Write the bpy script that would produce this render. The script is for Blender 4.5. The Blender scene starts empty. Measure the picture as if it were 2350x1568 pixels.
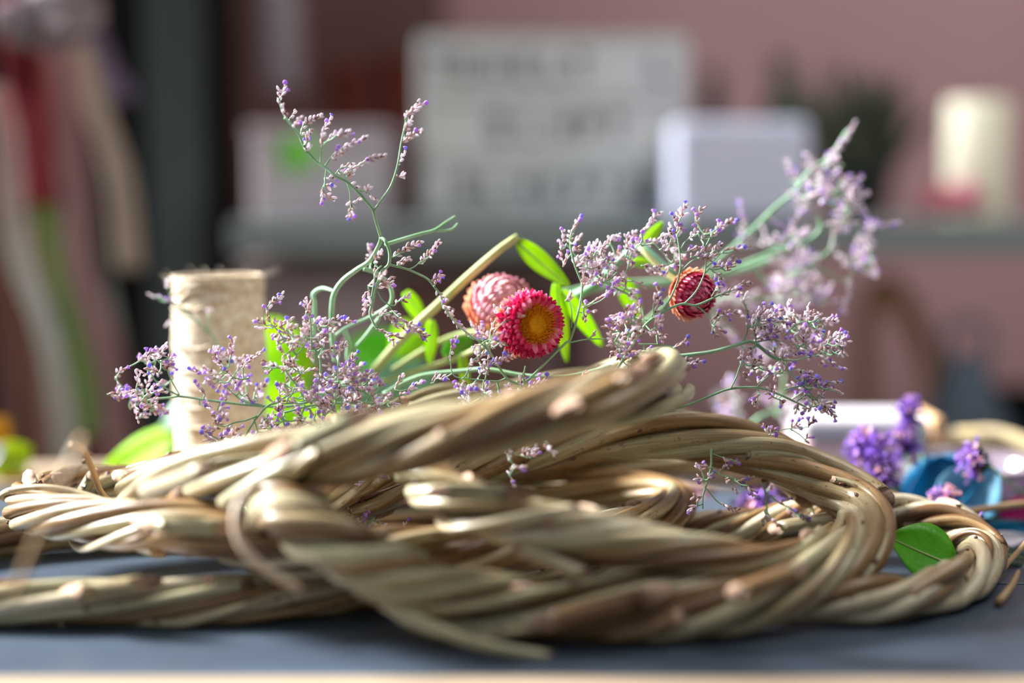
import bpy, math, random
from mathutils import Vector, Matrix
R = random.Random(7)
C = bpy.context.scene.collection

# ------------------------------------------------------------------ camera, sky, sun, exposure
TZ = 0.75                 # table top height
CZ = TZ + 0.192           # camera height
F = 50.0 / 36.0 * 2350.0  # focal length in pixels
TH = math.radians(5.51)
cam_d = bpy.data.cameras.new('camera'); cam = bpy.data.objects.new('camera', cam_d); C.objects.link(cam)
cam.location = (0, 0, CZ); cam.rotation_euler = (math.radians(90) - TH, 0, 0)
cam_d.lens = 50; cam_d.sensor_width = 36; cam_d.clip_start = 0.02
cam_d.dof.use_dof = True; cam_d.dof.focus_distance = 0.728; cam_d.dof.aperture_fstop = 1.4
bpy.context.scene.camera = cam
vs = bpy.context.scene.view_settings
vs.view_transform = 'Standard'; vs.look = 'None'; vs.gamma = 1; vs.use_curve_mapping = False
vs.exposure = 0.0

w = bpy.data.worlds.new('world'); bpy.context.scene.world = w; w.use_nodes = True
nt = w.node_tree; nt.nodes.clear()
wo = nt.nodes.new('ShaderNodeOutputWorld'); bg = nt.nodes.new('ShaderNodeBackground')
tc = nt.nodes.new('ShaderNodeTexCoord'); sx = nt.nodes.new('ShaderNodeSeparateXYZ'); mr = nt.nodes.new('ShaderNodeMapRange')
cr = nt.nodes.new('ShaderNodeValToRGB')
cr.color_ramp.elements[0].color = (0.06, 0.05, 0.05, 1); cr.color_ramp.elements[1].color = (0.80, 0.90, 1.0, 1)
mr.inputs[1].default_value = 0.04; mr.inputs[2].default_value = 0.65
nt.links.new(tc.outputs['Generated'], sx.inputs[0]); nt.links.new(sx.outputs[2], mr.inputs[0])
ml = nt.nodes.new('ShaderNodeMapRange'); ml.inputs[1].default_value = 0.7; ml.inputs[2].default_value = -0.9
ml.inputs[3].default_value = 0.20; ml.inputs[4].default_value = 1.5      # daylight is strongest from the open left side
mm_ = nt.nodes.new('ShaderNodeVectorMath'); mm_.operation = 'SCALE'
nt.links.new(sx.outputs[0], ml.inputs[0]); nt.links.new(cr.outputs[0], mm_.inputs[0]); nt.links.new(ml.outputs[0], mm_.inputs['Scale'])
nt.links.new(mr.outputs[0], cr.inputs[0]); nt.links.new(mm_.outputs[0], bg.inputs[0]); nt.links.new(bg.outputs[0], wo.inputs[0])
bg.inputs[1].default_value = 0.68

sd = bpy.data.lights.new('sun', 'SUN'); sun = bpy.data.objects.new('sun', sd); C.objects.link(sun)
sd.energy = 20; sd.angle = math.radians(16); sd.color = (0.98, 0.99, 1.0)
sun.rotation_euler = Vector((-0.86, 0.30, 0.55)).to_track_quat('Z', 'Y').to_euler()
sun.location = (-2, 1.5, 3)

ld = bpy.data.lights.new('wall_fill', 'AREA'); fill = bpy.data.objects.new('wall_fill', ld); C.objects.link(fill)   # added, unseen lamp above the shelf, brightening the background wall
ld.energy = 16; ld.size = 0.7; ld.color = (1.0, 0.95, 0.92); fill.location = (0.9, 0.75, 2.25)
fill.rotation_euler = (Vector((0.9, 0.75, 2.25)) - Vector((0.75, 2.0, 0.85))).to_track_quat('Z', 'Y').to_euler()

# ------------------------------------------------------------------ helpers
def at(px, py, Y):
    """the point of the place seen at pixel px, py at distance Y from the camera wall"""
    d = Vector((0, math.cos(TH), -math.sin(TH))) + Vector((1, 0, 0)) * ((px - 1175) / F) + Vector((0, math.sin(TH), math.cos(TH))) * ((784 - py) / F)
    return Vector((0, 0, CZ)) + d * (Y / d.y)

def lin(c):
    return tuple(((v / 12.92) if v <= 0.04045 else ((v + 0.055) / 1.055) ** 2.4) for v in c) + (1,)

def mat(name, col, rough=0.6, spec=0.5, var=None, vscale=20, bump=0, bscale=200, trans=0.0, metal=0.0, rnd=0.0, stretch=None, sheen=0):
    m = bpy.data.materials.new(name); m.use_nodes = True; n = m.node_tree; L = n.links
    b = n.nodes['Principled BSDF']; b.inputs['Roughness'].default_value = rough
    b.inputs['Specular IOR Level'].default_value = spec; b.inputs['Metallic'].default_value = metal
    c1 = lin(col); c2 = lin(var) if var else c1
    co = n.nodes.new('ShaderNodeTexCoord'); mp = n.nodes.new('ShaderNodeMapping')
    L.new(co.outputs['Object'], mp.inputs[0])
    if stretch: mp.inputs['Scale'].default_value = stretch
    no = n.nodes.new('ShaderNodeTexNoise'); no.inputs['Scale'].default_value = vscale; no.inputs['Detail'].default_value = 4
    L.new(mp.outputs[0], no.inputs['Vector'])
    rp = n.nodes.new('ShaderNodeValToRGB'); rp.color_ramp.elements[0].position = .35; rp.color_ramp.elements[1].position = .65
    rp.color_ramp.elements[0].color = c1; rp.color_ramp.elements[1].color = c2
    L.new(no.outputs['Fac'], rp.inputs[0]); out = rp.outputs[0]
    if rnd:
        oi = n.nodes.new('ShaderNodeObjectInfo'); hs = n.nodes.new('ShaderNodeHueSaturation'); r2 = n.nodes.new('ShaderNodeMapRange')
        r2.inputs[3].default_value = 1 - rnd; r2.inputs[4].default_value = 1 + rnd
        L.new(oi.outputs['Random'], r2.inputs[0]); L.new(r2.outputs[0], hs.inputs['Value']); L.new(out, hs.inputs['Color']); out = hs.outputs[0]
    L.new(out, b.inputs['Base Color'])
    if bump:
        nb = n.nodes.new('ShaderNodeTexNoise'); nb.inputs['Scale'].default_value = bscale; L.new(mp.outputs[0], nb.inputs['Vector'])
        bp = n.nodes.new('ShaderNodeBump'); bp.inputs['Strength'].default_value = bump; bp.inputs['Distance'].default_value = .001
        L.new(nb.outputs['Fac'], bp.inputs['Height']); L.new(bp.outputs[0], b.inputs['Normal'])
    if trans:
        tr = n.nodes.new('ShaderNodeBsdfTranslucent'); L.new(out, tr.inputs[0]); mx = n.nodes.new('ShaderNodeMixShader')
        mx.inputs[0].default_value = trans; L.new(b.outputs[0], mx.inputs[1]); L.new(tr.outputs[0], mx.inputs[2])
        L.new(mx.outputs[0], n.nodes['Material Output'].inputs[0])
    return m

class MB:
    def __init__(s): s.v = []; s.f = []; s.m = []; s.uv = []; s.smooth = True
    def add(s, vs, fs, mi=0, uvs=None):
        b = len(s.v); s.v += [tuple(x) for x in vs]
        for k, f in enumerate(fs):
            s.f.append(tuple(i + b for i in f)); s.m.append(mi)
            s.uv.append(uvs[k] if uvs else [(0, 0)] * len(f))
    def box(s, x0, x1, y0, y1, z0, z1, mi=0, bev=0):
        v = [(x, y, z) for x in (x0, x1) for y in (y0, y1) for z in (z0, z1)]
        s.add(v, [(0, 1, 3, 2), (4, 6, 7, 5), (0, 4, 5, 1), (2, 3, 7, 6), (0, 2, 6, 4), (1, 5, 7, 3)], mi)
    def lathe(s, c, prof, n=32, mi=0, M=None):
        v = []; k = len(prof)
        for i in range(n):
            a = 2 * math.pi * i / n
            for r, z in prof:
                p = Vector((r * math.cos(a), r * math.sin(a), z))
                if M: p = M @ p
                v.append(Vector(c) + p)
        f = [(i * k + j, ((i + 1) % n) * k + j, ((i + 1) % n) * k + j + 1, i * k + j + 1) for i in range(n) for j in range(k - 1)]
        s.add(v, f, mi)
    def tube(s, pts, rads, n=6, mi=0, cap=True, capmi=None, cut=None, flat=1.0):
        P = [Vector(p) for p in pts]; k = len(P)
        if not hasattr(rads, '__len__'): rads = [rads] * k
        T = [(P[min(i + 1, k - 1)] - P[max(i - 1, 0)]).normalized() for i in range(k)]
        N = T[0].orthogonal().normalized(); v = []; L = 0; vv = []
        for i in range(k):
            if i: L += (P[i] - P[i - 1]).length
            N = (N - T[i] * N.dot(T[i])); N = N.normalized() if N.length > 1e-9 else T[i].orthogonal().normalized()
            B = T[i].cross(N)
            for j in range(n):
                a = 2 * math.pi * j / n; o = (N * math.cos(a) + B * math.sin(a) * flat) * rads[i]
                p = P[i] + o
                if cut and i in (0, k - 1):
                    sg = 1 if i else -1; p = p - T[i] * sg * cut[1] * o.dot(cut[0])
                v.append(p)
            vv.append(L)
        f = []; uvs = []; cc = 2 * math.pi * max(rads)
        for i in range(k - 1):
            for j in range(n):
                f.append((i * n + j, i * n + (j + 1) % n, (i + 1) * n + (j + 1) % n, (i + 1) * n + j))
                u0, u1 = j / n * cc, (j + 1) / n * cc; uvs.append([(u0, vv[i]), (u1, vv[i]), (u1, vv[i + 1]), (u0, vv[i + 1])])
        s.add(v, f, mi, uvs)
        if cap:
            b = len(s.v) - len(v); cm = mi if capmi is None else capmi
            s.f.append(tuple(b + j for j in range(n))[::-1]); s.m.append(cm); s.uv.append([(0, 0)] * n)
            s.f.append(tuple(b + (k - 1) * n + j for j in range(n))); s.m.append(cm); s.uv.append([(0, 0)] * n)
    def bud(s, p, d, L, r, mi=0, shape=0):
        """a small closed bud from p along d"""
        d = d.normalized(); N = d.orthogonal().normalized(); B = d.cross(N)
        prof = BUD[shape]; v = []; n = 6
        for t, q in prof:
            for j in range(n):
                a = 2 * math.pi * j / n; v.append(p + d * (t * L) + (N * math.cos(a) + B * math.sin(a)) * (q * r))
        k = len(prof)
        f = [(i * n + j, i * n + (j + 1) % n, (i + 1) * n + (j + 1) % n, (i + 1) * n + j) for i in range(k - 1) for j in range(n)]
        f.append(tuple((k - 1) * n + j for j in range(n)))
        s.add(v, f, mi)
    def petal(s, p, d, nrm, L, W, mi=0, curl=0.3, cup=0.3, nu=4, nv=6, tip=0.0, thick=0):
        """a pointed cupped petal or leaf from p along d with face normal nrm"""
        d = d.normalized(); S = d.cross(nrm).normalized(); U = S.cross(d).normalized(); v = []
        for i in range(nv + 1):
            t = i / nv; wd = W * (math.sin(math.pi * min(1, (t * 0.92 + 0.04)) ** (0.75 + tip)) ** (0.8 + tip * 1.6)) * 0.5
            for j in range(nu + 1):
                q = j / nu * 2 - 1
                v.append(p + d * (L * t) + S * (wd * q) + U * (curl * L * t * t + cup * W * 0.5 * q * q * (1 - 0.3 * t)))
        f = [(i * (nu + 1) + j, i * (nu + 1) + j + 1, (i + 1) * (nu + 1) + j + 1, (i + 1) * (nu + 1) + j) for i in range(nv) for j in range(nu)]
        s.add(v, f, mi)
    def build(s, name, mats, parent=None, loc=None, smooth=True):
        o_ = Vector(loc) if loc is not None else (Vector(parent['_o']) if parent is not None else Vector((0, 0, 0)))
        me = bpy.data.meshes.new(name)
        me.from_pydata([tuple(Vector(x) - o_) for x in s.v], [], s.f)
        if not isinstance(mats, (list, tuple)): mats = [mats]
        for m in mats: me.materials.append(m)
        me.polygons.foreach_set('material_index', s.m); me.polygons.foreach_set('use_smooth', [smooth] * len(s.f))
        ul = me.uv_layers.new(name='UVMap'); flat = [c for fc in s.uv for p in fc for c in p]; ul.data.foreach_set('uv', flat)
        me.update(); o = bpy.data.objects.new(name, me); C.objects.link(o)
        if parent is not None: o.parent = parent; o['_o'] = tuple(o_)
        else: o.location = o_; o['_o'] = tuple(o_)
        return o
BUD = [[(0, .25), (.25, .8), (.55, 1), (.8, .75), (1, .2)],
       [(0, .3), (.35, .45), (.7, .8), (.9, 1.1), (1, .7)],
       [(0, .5), (.2, .95), (.5, 1.1), (.8, .9), (1, .35)]]

def root(name, loc, label, cat, group=None):
    o = bpy.data.objects.new(name, None); C.objects.link(o); o.location = loc; o['_o'] = tuple(loc); o.empty_display_size = .02
    o['label'] = label; o['category'] = cat
    if group: o['group'] = group
    return o
def tag(o, label, cat, group=None, kind=None):
    o['label'] = label; o['category'] = cat
    if group: o['group'] = group
    if kind: o['kind'] = kind
    return o
def bevel(o, w_, seg=2):
    m = o.modifiers.new('bevel', 'BEVEL'); m.width = w_; m.segments = seg; m.limit_method = 'ANGLE'; return o

def spline(pts, step=None, closed=False, n=None):
    P = [Vector(p) for p in pts]; k = len(P); out = []
    segs = k if closed else k - 1
    for i in range(segs):
        if closed: a, b, c, d = P[i - 1], P[i], P[(i + 1) % k], P[(i + 2) % k]
        else: a, b, c, d = P[max(i - 1, 0)], P[i], P[i + 1], P[min(i + 2, k - 1)]
        m = n if n else max(2, int((c - b).length / step))
        for j in range(m):
            t = j / m; t2 = t * t; t3 = t2 * t
            out.append(0.5 * ((2 * b) + (c - a) * t + (2 * a - 5 * b + 4 * c - d) * t2 + (3 * b - a - 3 * c + d) * t3))
    if not closed: out.append(P[-1])
    return out

# ------------------------------------------------------------------ materials
def willow_mat():
    m = bpy.data.materials.new('willow_bark'); m.use_nodes = True; n = m.node_tree; L = n.links
    b = n.nodes['Principled BSDF']
    co = n.nodes.new('ShaderNodeTexCoord'); oi = n.nodes.new('ShaderNodeObjectInfo')
    ad = n.nodes.new('ShaderNodeVectorMath'); ad.operation = 'ADD'
    cb = n.nodes.new('ShaderNodeCombineXYZ'); L.new(oi.outputs['Random'], cb.inputs[2])
    mlt = n.nodes.new('ShaderNodeVectorMath'); mlt.operation = 'SCALE'; mlt.inputs['Scale'].default_value = 9.0
    L.new(cb.outputs[0], mlt.inputs[0]); L.new(co.outputs['UV'], ad.inputs[0]); L.new(mlt.outputs[0], ad.inputs[1])
    def noise(sc, vec, det=4):
        mp = n.nodes.new('ShaderNodeMapping'); mp.inputs['Scale'].default_value = vec; L.new(ad.outputs[0], mp.inputs[0])
        t = n.nodes.new('ShaderNodeTexNoise'); t.inputs['Scale'].default_value = sc; t.inputs['Detail'].default_value = det
        L.new(mp.outputs[0], t.inputs['Vector']); return t
    base = n.nodes.new('ShaderNodeValToRGB'); e = base.color_ramp.elements
    e[0].position = 0; e[0].color = lin((.44, .31, .18)); e[1].position = 1; e[1].color = lin((.84, .79, .67))
    for p, c in ((.25, (.63, .50, .33)), (.5, (.71, .69, .55)), (.75, (.74, .67, .53))):
        x = base.color_ramp.elements.new(p); x.color = lin(c)
    slow = noise(1, (20, 7, 1)); amt = n.nodes.new('ShaderNodeMath'); amt.operation = 'ADD'
    s2 = n.nodes.new('ShaderNodeMath'); s2.operation = 'MULTIPLY_ADD'; s2.inputs[1].default_value = 1.3; s2.inputs[2].default_value = -.65
    L.new(slow.outputs['Fac'], s2.inputs[0]); L.new(oi.outputs['Random'], amt.inputs[0]); L.new(s2.outputs[0], amt.inputs[1]); L.new(amt.outputs[0], base.inputs[0])
    st = noise(1, (1500, 45, 1)); r1 = n.nodes.new('ShaderNodeValToRGB')
    r1.color_ramp.elements[0].position = .38; r1.color_ramp.elements[1].position = .55
    r1.color_ramp.elements[0].color = (.45, .38, .30, 1); r1.color_ramp.elements[1].color = (1, 1, 1, 1)
    L.new(st.outputs['Fac'], r1.inputs[0])
    mx = n.nodes.new('ShaderNodeMix'); mx.data_type = 'RGBA'; mx.blend_type = 'MULTIPLY'; mx.inputs[0].default_value = .55
    L.new(base.outputs[0], mx.inputs[6]); L.new(r1.outputs[0], mx.inputs[7])
    sp = noise(1, (420, 240, 1), 2); r2 = n.nodes.new('ShaderNodeValToRGB')
    r2.color_ramp.elements[0].position = .30; r2.color_ramp.elements[1].position = .36
    r2.color_ramp.elements[0].color = (.30, .16, .09, 1); r2.color_ramp.elements[1].color = (1, 1, 1, 1)
    L.new(sp.outputs['Fac'], r2.inputs[0])
    mx2 = n.nodes.new('ShaderNodeMix'); mx2.data_type = 'RGBA'; mx2.blend_type = 'MULTIPLY'; mx2.inputs[0].default_value = .7
    L.new(mx.outputs[2], mx2.inputs[6]); L.new(r2.outputs[0], mx2.inputs[7]); L.new(mx2.outputs[2], b.inputs['Base Color'])
    b.inputs['Roughness'].default_value = .34; b.inputs['Specular IOR Level'].default_value = .6
    bp = n.nodes.new('ShaderNodeBump'); bp.inputs['Strength'].default_value = .35; bp.inputs['Distance'].default_value = .0006
    L.new(st.outputs['Fac'], bp.inputs['Height']); L.new(bp.outputs[0], b.inputs['Normal'])
    return m
M = {}
M['willow'] = willow_mat()
M['cut'] = mat('cut_wood', (.74, .62, .54), .8, .2, (.66, .53, .44), 600)
M['budbrown'] = mat('willow_bud', (.34, .20, .15), .4, .5, (.45, .24, .17), 300)
M['grass'] = mat('dry_stem', (.70, .58, .42), .5, .4, (.60, .48, .34), 60)
M['calyx'] = mat('calyx_cream', (.97, .94, .97), .45, .5, (.93, .85, .90), 500, trans=.35)
M['calyxb'] = mat('calyx_brown', (.74, .54, .48), .45, .5, (.93, .86, .88), 500, trans=.3)
M['purple'] = mat('petal_purple', (.76, .56, .90), .6, .2, (.84, .70, .95), 400, trans=.45)
M['blue'] = mat('petal_blue', (.60, .56, .95), .6, .2, (.70, .62, .96), 400, trans=.4)
M['stem'] = mat('stem_green', (.50, .68, .48), .55, .4, (.64, .80, .66), 60, bump=.2)
M['stemb'] = mat('stem_seafoam', (.52, .74, .62), .5, .4, (.42, .62, .45), 40)
M['stemd'] = mat('stem_straw', (.72, .74, .50), .6, .3, (.62, .68, .42), 40)
M['lime'] = mat('leaf_lime', (.84, .97, .14), .5, .4, (.70, .90, .12), 40, trans=.6)
M['leafg'] = mat('leaf_green', (.34, .70, .06), .42, .5, (.42, .76, .10), 80, bump=.3, bscale=300, trans=.35)
M['leafd'] = mat('leaf_dark', (.15, .24, .19), .5, .4, (.20, .30, .22), 50, trans=.15)
M['mag'] = mat('bract_magenta', (.80, .06, .30), .35, .5, (.90, .20, .45), 300, trans=.3)
M['pinkm'] = mat('bract_rose', (.95, .40, .60), .35, .5, (.96, .62, .76), 300, trans=.3)
M['magd'] = mat('bract_crimson', (.76, .06, .28), .3, .6, (.86, .20, .42), 300, trans=.25)
M['pink'] = mat('bract_pink', (.93, .58, .68), .4, .5, (.90, .72, .66), 300, trans=.3)
M['pale'] = mat('bract_pale', (.96, .84, .86), .4, .5, (.94, .62, .72), 300, trans=.3)
M['peach'] = mat('bract_peach', (.95, .72, .58), .45, .4, (.92, .62, .50), 300, trans=.35)
M['verb'] = mat('verbena_violet', (.58, .42, .86), .6, .2, (.68, .50, .90), 400, trans=.35)
M['verbd'] = mat('verbena_dark', (.22, .10, .26), .6, .2, (.30, .14, .34), 400)
M['straw'] = mat('pale_straw', (.86, .78, .68), .5, .4, (.78, .68, .58), 60)
M['orange'] = mat('disc_orange', (.96, .66, .04), .7, .2, (.92, .56, .02), 900, trans=.2)
M['ochre'] = mat('disc_ochre', (.80, .54, .05), .8, .2, (.84, .60, .04), 900, bump=.6, bscale=1500)

M['white'] = mat('white_enamel', (.82, .79, .81), .45, .4, (.78, .76, .79), 10)

# ------------------------------------------------------------------ willow rings
CAMDIR = Vector((0, -1, .2)).normalized()
def frames(P):
    k = len(P); T = [(P[(i + 1) % k] - P[i - 1]).normalized() for i in range(k)]
    up = Vector((0, 0, 1)); out = []
    for t in T:
        s_ = t.cross(up).normalized(); out.append((t, s_, s_.cross(t).normalized()))
    return out
def willow_ring(label, ctrl, rb, turns, seed, nout=8, nin=2, cuts=(), rr=.0039, thin=2, phase=0):
    rg = random.Random(seed)
    P = spline([at(*c) for c in ctrl], closed=True, n=18); k = len(P); fr = frames(P)
    cen = sum(P, Vector()) / k; cen.z = max(TZ + .0005, min(p.z for p in P) - rb)
    rt = root('willow_ring', cen, label, 'wreath', 'twisted willow rings piled on the table')
    rods = [(rb - rr * .95, 2 * math.pi * i / nout + phase, rr * rg.uniform(.86, 1.12)) for i in range(nout)]
    rods += [(rb * .28, math.pi * i + .5, rr * 1.05) for i in range(nin)]
    rods += [(rb * 1.0, rg.uniform(0, 6.28), rr * .5) for i in range(thin)]
    for q, (ro, ph, r) in enumerate(rods):
        outer = q < nout
        if q < len(cuts): s0 = cuts[q][0]; ln = cuts[q][1]
        else: s0 = rg.random(); ln = 1.0 + rg.uniform(.02, .12) if ro > .3 * rb and q < nout + nin else (1.0 if q < nout + nin else rg.uniform(.35, .7))
        m = int(ln * k); pts = []; rad = []; w1 = rg.uniform(0, 6.28); w2 = rg.uniform(2, 4)
        for i in range(m + 1):
            t = (s0 * k + i); i0 = int(t) % k; fx = t - int(t); i1 = (i0 + 1) % k
            c = P[i0].lerp(P[i1], fx); s_ = fr[i0][1]; u_ = fr[i0][2]
            u = i / m; a = ph + turns * 2 * math.pi * (t / k) + .28 * math.sin(w1 + w2 * t / k * 6.28)
            rad_o = ro * (1 + .13 * math.sin(w2 + 11 * u + w1))
            e = min(u, 1 - u)
            if ln > .99 and e < .05 and outer: rad_o *= 1 + .26 * (1 - e / .05)
            c = c + (s_ * math.cos(a) + u_ * math.sin(a)) * rad_o
            if c.z < TZ + r * 1.1 + .0008: c.z = TZ + r * 1.1 + .0008
            pts.append(c); rad.append(r * (1.06 - .28 * u + .04 * math.sin(u * 40 + w1)))
        mb = MB(); mb.tube(pts, rad, 10, 0, capmi=1, cut=(CAMDIR, rg.uniform(.8, 2.2)))
        for b_ in range(rg.randint(5, 9)):
            i = rg.randint(3, m - 4); a = rg.uniform(0, 6.28); tg = (pts[i + 1] - pts[i]).normalized()
            N = tg.orthogonal().normalized(); N = Matrix.Rotation(a, 3, tg) @ N
            mb.bud(pts[i] + N * rad[i] * .88, tg * 1.0 + N * .35, .0040, .0010, 2)
        mb.build('willow_rod', [M['willow'], M['cut'], M['budbrown']], rt)
    return rt

willow_ring('willow ring lowest at left, running out of the frame close to the front edge', [
    (0, 1388, .635), (300, 1386, .637), (600, 1380, .645), (850, 1365, .66), (1060, 1335, .69), (1250, 1298, .725), (1330, 1262, .75),
    (1230, 1232, .775), (950, 1215, .785), (650, 1213, .785), (350, 1215, .785), (50, 1232, .765), (-220, 1262, .735), (-400, 1310, .69), (-260, 1370, .65)],
    .0112, 3, 11, nout=7)
willow_ring('willow ring flat on the boards with its crisp bend farthest right', [
    (2262, 1278, .715), (2205, 1335, .675), (2080, 1375, .645), (1880, 1375, .64), (1700, 1358, .655), (1540, 1338, .675),
    (1420, 1306, .70), (1385, 1270, .73), (1450, 1240, .755), (1620, 1222, .765), (1800, 1196, .765), (1960, 1178, .765), (2100, 1182, .757), (2215, 1222, .74)],
    .0116, 4, 23, nout=7, rr=.0040)
willow_ring('willow ring whose knotted left bend lies farthest left beside the short twigs', [
    (62, 1165, .715), (140, 1190, .69), (270, 1200, .668), (420, 1208, .65), (570, 1240, .64), (760, 1265, .637), (960, 1270, .645), (1150, 1262, .665), (1340, 1240, .70), (1500, 1195, .74),
    (1540, 1150, .775), (1400, 1132, .80), (1150, 1130, .805), (900, 1142, .80), (700, 1142, .79), (450, 1130, .78), (230, 1122, .765), (100, 1132, .745)],
    .0125, 3, 37, nout=8, rr=.0037, cuts=((.22, 1.05), (.31, 1.06)))
willow_ring('willow ring in the middle of the pile, its bright left bend at centre', [
    (968, 1095, .66), (1050, 1150, .635), (1200, 1198, .622), (1400, 1236, .62), (1600, 1275, .625), (1760, 1300, .638), (1880, 1280, .665), (1950, 1215, .71), (1960, 1145, .755),
    (1850, 1092, .80), (1600, 1065, .82), (1350, 1052, .81), (1130, 1050, .78), (1000, 1058, .72)],
    .0118, 3, 41, nout=8, cuts=((.42, 1.03),))
willow_ring('large willow ring looping around the right, its front nearest the camera', [
    (628, 1150, .635), (652, 1172, .618), (700, 1212, .608), (795, 1268, .602), (900, 1318, .604), (1000, 1368, .607), (1200, 1392, .613), (1450, 1398, .613), (1650, 1390, .618), (1790, 1355, .63), (1910, 1305, .65),
    (1985, 1240, .68), (1985, 1178, .715), (1900, 1118, .735), (1760, 1048, .745), (1600, 1002, .75), (1400, 995, .752), (1200, 1028, .752), (1000, 1082, .745), (845, 1122, .735), (720, 1142, .70), (645, 1138, .665)],
    .0138, 4, 53, nout=8, rr=.0043, cuts=((.27, 1.05), (.33, 1.04), (.86, 1.05)))
willow_ring('topmost willow ring, tilted up to the right under the flowers', [
    (318, 1130, .705), (420, 1100, .67), (560, 1078, .64), (720, 1050, .625), (900, 1018, .615), (1100, 985, .612), (1290, 948, .62), (1440, 905, .645), (1530, 872, .69),
    (1490, 862, .73), (1350, 888, .76), (1170, 935, .775), (980, 958, .775), (760, 1010, .77), (560, 1062, .755), (410, 1108, .735)],
    .0140, 2.5, 61, nout=8, rr=.0042, cuts=((.17, 1.04), (.47, 1.05), (.03, 1.05), (.68, 1.06)))

RINGS = [o for o in bpy.data.objects if o.name.startswith('willow_ring')]
def stub(k, p0, p1, r=.0042, cut=2.6):
    P = spline([at(*p0), (at(*p0) + at(*p1)) / 2, at(*p1)], n=4); b = MB()
    b.tube(P, [r * .8, r, r, r, r, r, r, r, r][:len(P)], 12, 0, capmi=1, cut=(CAMDIR, cut)); b.build('cut_rod_end', [M['willow'], M['cut']], RINGS[k])
stub(2, (520, 1215, .628), (345, 1200, .632)); stub(5, (820, 960, .60), (655, 1035, .597)); stub(4, (1250, 1430, .596), (1495, 1368, .598), .0046)
stub(5, (1310, 930, .60), (1455, 862, .61)); stub(3, (1020, 1130, .615), (1175, 1135, .612), .004); stub(3, (1190, 1258, .612), (1345, 1322, .608), .0036, 1.0)
stub(4, (1840, 1310, .60), (1690, 1362, .598), .0042, 1.0); stub(1, (2230, 1280, .66), (2075, 1372, .635), .0040, 1.2); stub(0, (330, 1340, .625), (180, 1360, .625), .004)
stub(1, (1780, 1215, .745), (1942, 1186, .735), .0042, 1.5); stub(4, (470, 1080, .60), (330, 1130, .64), .004, 1.0)
def twig(name, label, pts, r, m='grass', cat='twig', group=None, taper=.4, cutmi=False, n=8, buds=0):
    P = spline([at(*p) for p in pts], step=.004); k = len(P); rad = [r * (1 - (1 - taper) * i / k) for i in range(k)]
    mb = MB(); mb.tube(P, rad, n, 0, capmi=1 if cutmi else 0, cut=(CAMDIR, 1.2) if cutmi else None)
    for b in range(buds):
        i = R.randint(2, k - 3); tg = (P[i + 1] - P[i]).normalized(); N = Matrix.Rotation(R.uniform(0, 6.28), 3, tg) @ tg.orthogonal().normalized()
        mb.bud(P[i] + N * rad[i] * .8, tg + N * .5, .004, .0012, 2)
    lo = min(P, key=lambda p: p.z).copy()
    o = mb.build(name, [M[m], M['cut'], M['budbrown']], None, loc=lo); tag(o, label, cat, group); return o
twig('willow_twig', 'loose willow end hanging off the front of the pile toward the camera', [(880, 1385, .60), (960, 1425, .592), (1060, 1465, .588), (1160, 1492, .588), (1265, 1508, .592)], .0032, 'willow', cutmi=True, taper=.8)
twig('dry_grass_blade', 'thin dry blade curling down across the left rods beside the bright bend', [(575, 1120, .60), (543, 1170, .59), (548, 1240, .585), (600, 1300, .582), (690, 1352, .585)], .0023, 'straw', cat='grass blade', taper=.6)
twig('dry_grass_blade', 'long thin dry blade leaning from front boards up over leftmost bend', [(30, 1372, .53), (75, 1262, .525), (120, 1165, .525), (165, 1060, .53), (190, 1010, .54)], .0015, 'grass', cat='grass blade', taper=1.3)
twig('dry_twig', 'bent brown twig with a sharp peak above the left bend', [(165, 1022, .66), (190, 1030, .68), (215, 1085, .70), (232, 1130, .715), (268, 1165, .72)], .0019, 'grass', taper=.8, buds=2)
twig('willow_twig', 'short thick stub with cut end standing on the leftmost bend', [(84, 1160, .72), (78, 1125, .72), (66, 1098, .72)], .0042, 'willow', cutmi=True, taper=.9, buds=3)
twig('willow_twig', 'short sawn stub pointing right behind the leftmost bend', [(84, 1125, .725), (108, 1112, .728), (132, 1100, .73)], .0040, 'willow', cutmi=True, taper=1.0)
twig('willow_twig', 'forked green-brown twig rising behind the leftmost ring', [(150, 1152, .74), (180, 1130, .745), (230, 1110, .75), (300, 1085, .76), (410, 1045, .775)], .0040, 'willow', cutmi=True, taper=.5, buds=3)
twig('willow_twig', 'small side stub leaning up from the twigs behind the left ring', [(190, 1130, .735), (205, 1105, .735), (213, 1092, .735)], .0034, 'willow', cutmi=True, taper=1)
twig('willow_twig', 'thin knobbly twig lying against the foot of the twine spool', [(322, 1090, .735), (345, 1072, .745), (380, 1052, .755), (412, 1040, .765)], .0022, 'willow', taper=.8, buds=4)
twig('willow_twig', 'pale stub with ragged end on the left bend of the top ring', [(345, 1120, .70), (300, 1095, .70), (268, 1092, .70)], .0036, 'willow', cutmi=True, taper=.8)
twig('willow_twig', 'thick cut rod end sticking up behind the top ring left of centre', [(800, 985, .73), (860, 955, .73), (925, 922, .735)], .0042, 'willow', cutmi=True, taper=.75, buds=2)
twig('dry_grass_blade', 'short upright straw standing on the top ring left of centre', [(772, 1012, .66), (770, 985, .66), (768, 955, .665)], .0014, 'grass', cat='grass blade', taper=1)
twig('dark_twig', 'thin dark red twig crossing the rods inside the pile left of centre', [(790, 1158, .715), (860, 1135, .715), (935, 1105, .71)], .0010, 'budbrown')
twig('dry_twig', 'straight brown stem running off the right edge above the far bend', [(2190, 1182, .78), (2280, 1166, .79), (2420, 1150, .80)], .0022, 'grass', taper=1)
twig('grass_stalk', 'thin dark green stem running off the right edge under the brown stem', [(2240, 1190, .79), (2300, 1196, .80), (2420, 1202, .80)], .0014, 'leafd', cat='stalk', taper=1)
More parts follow.
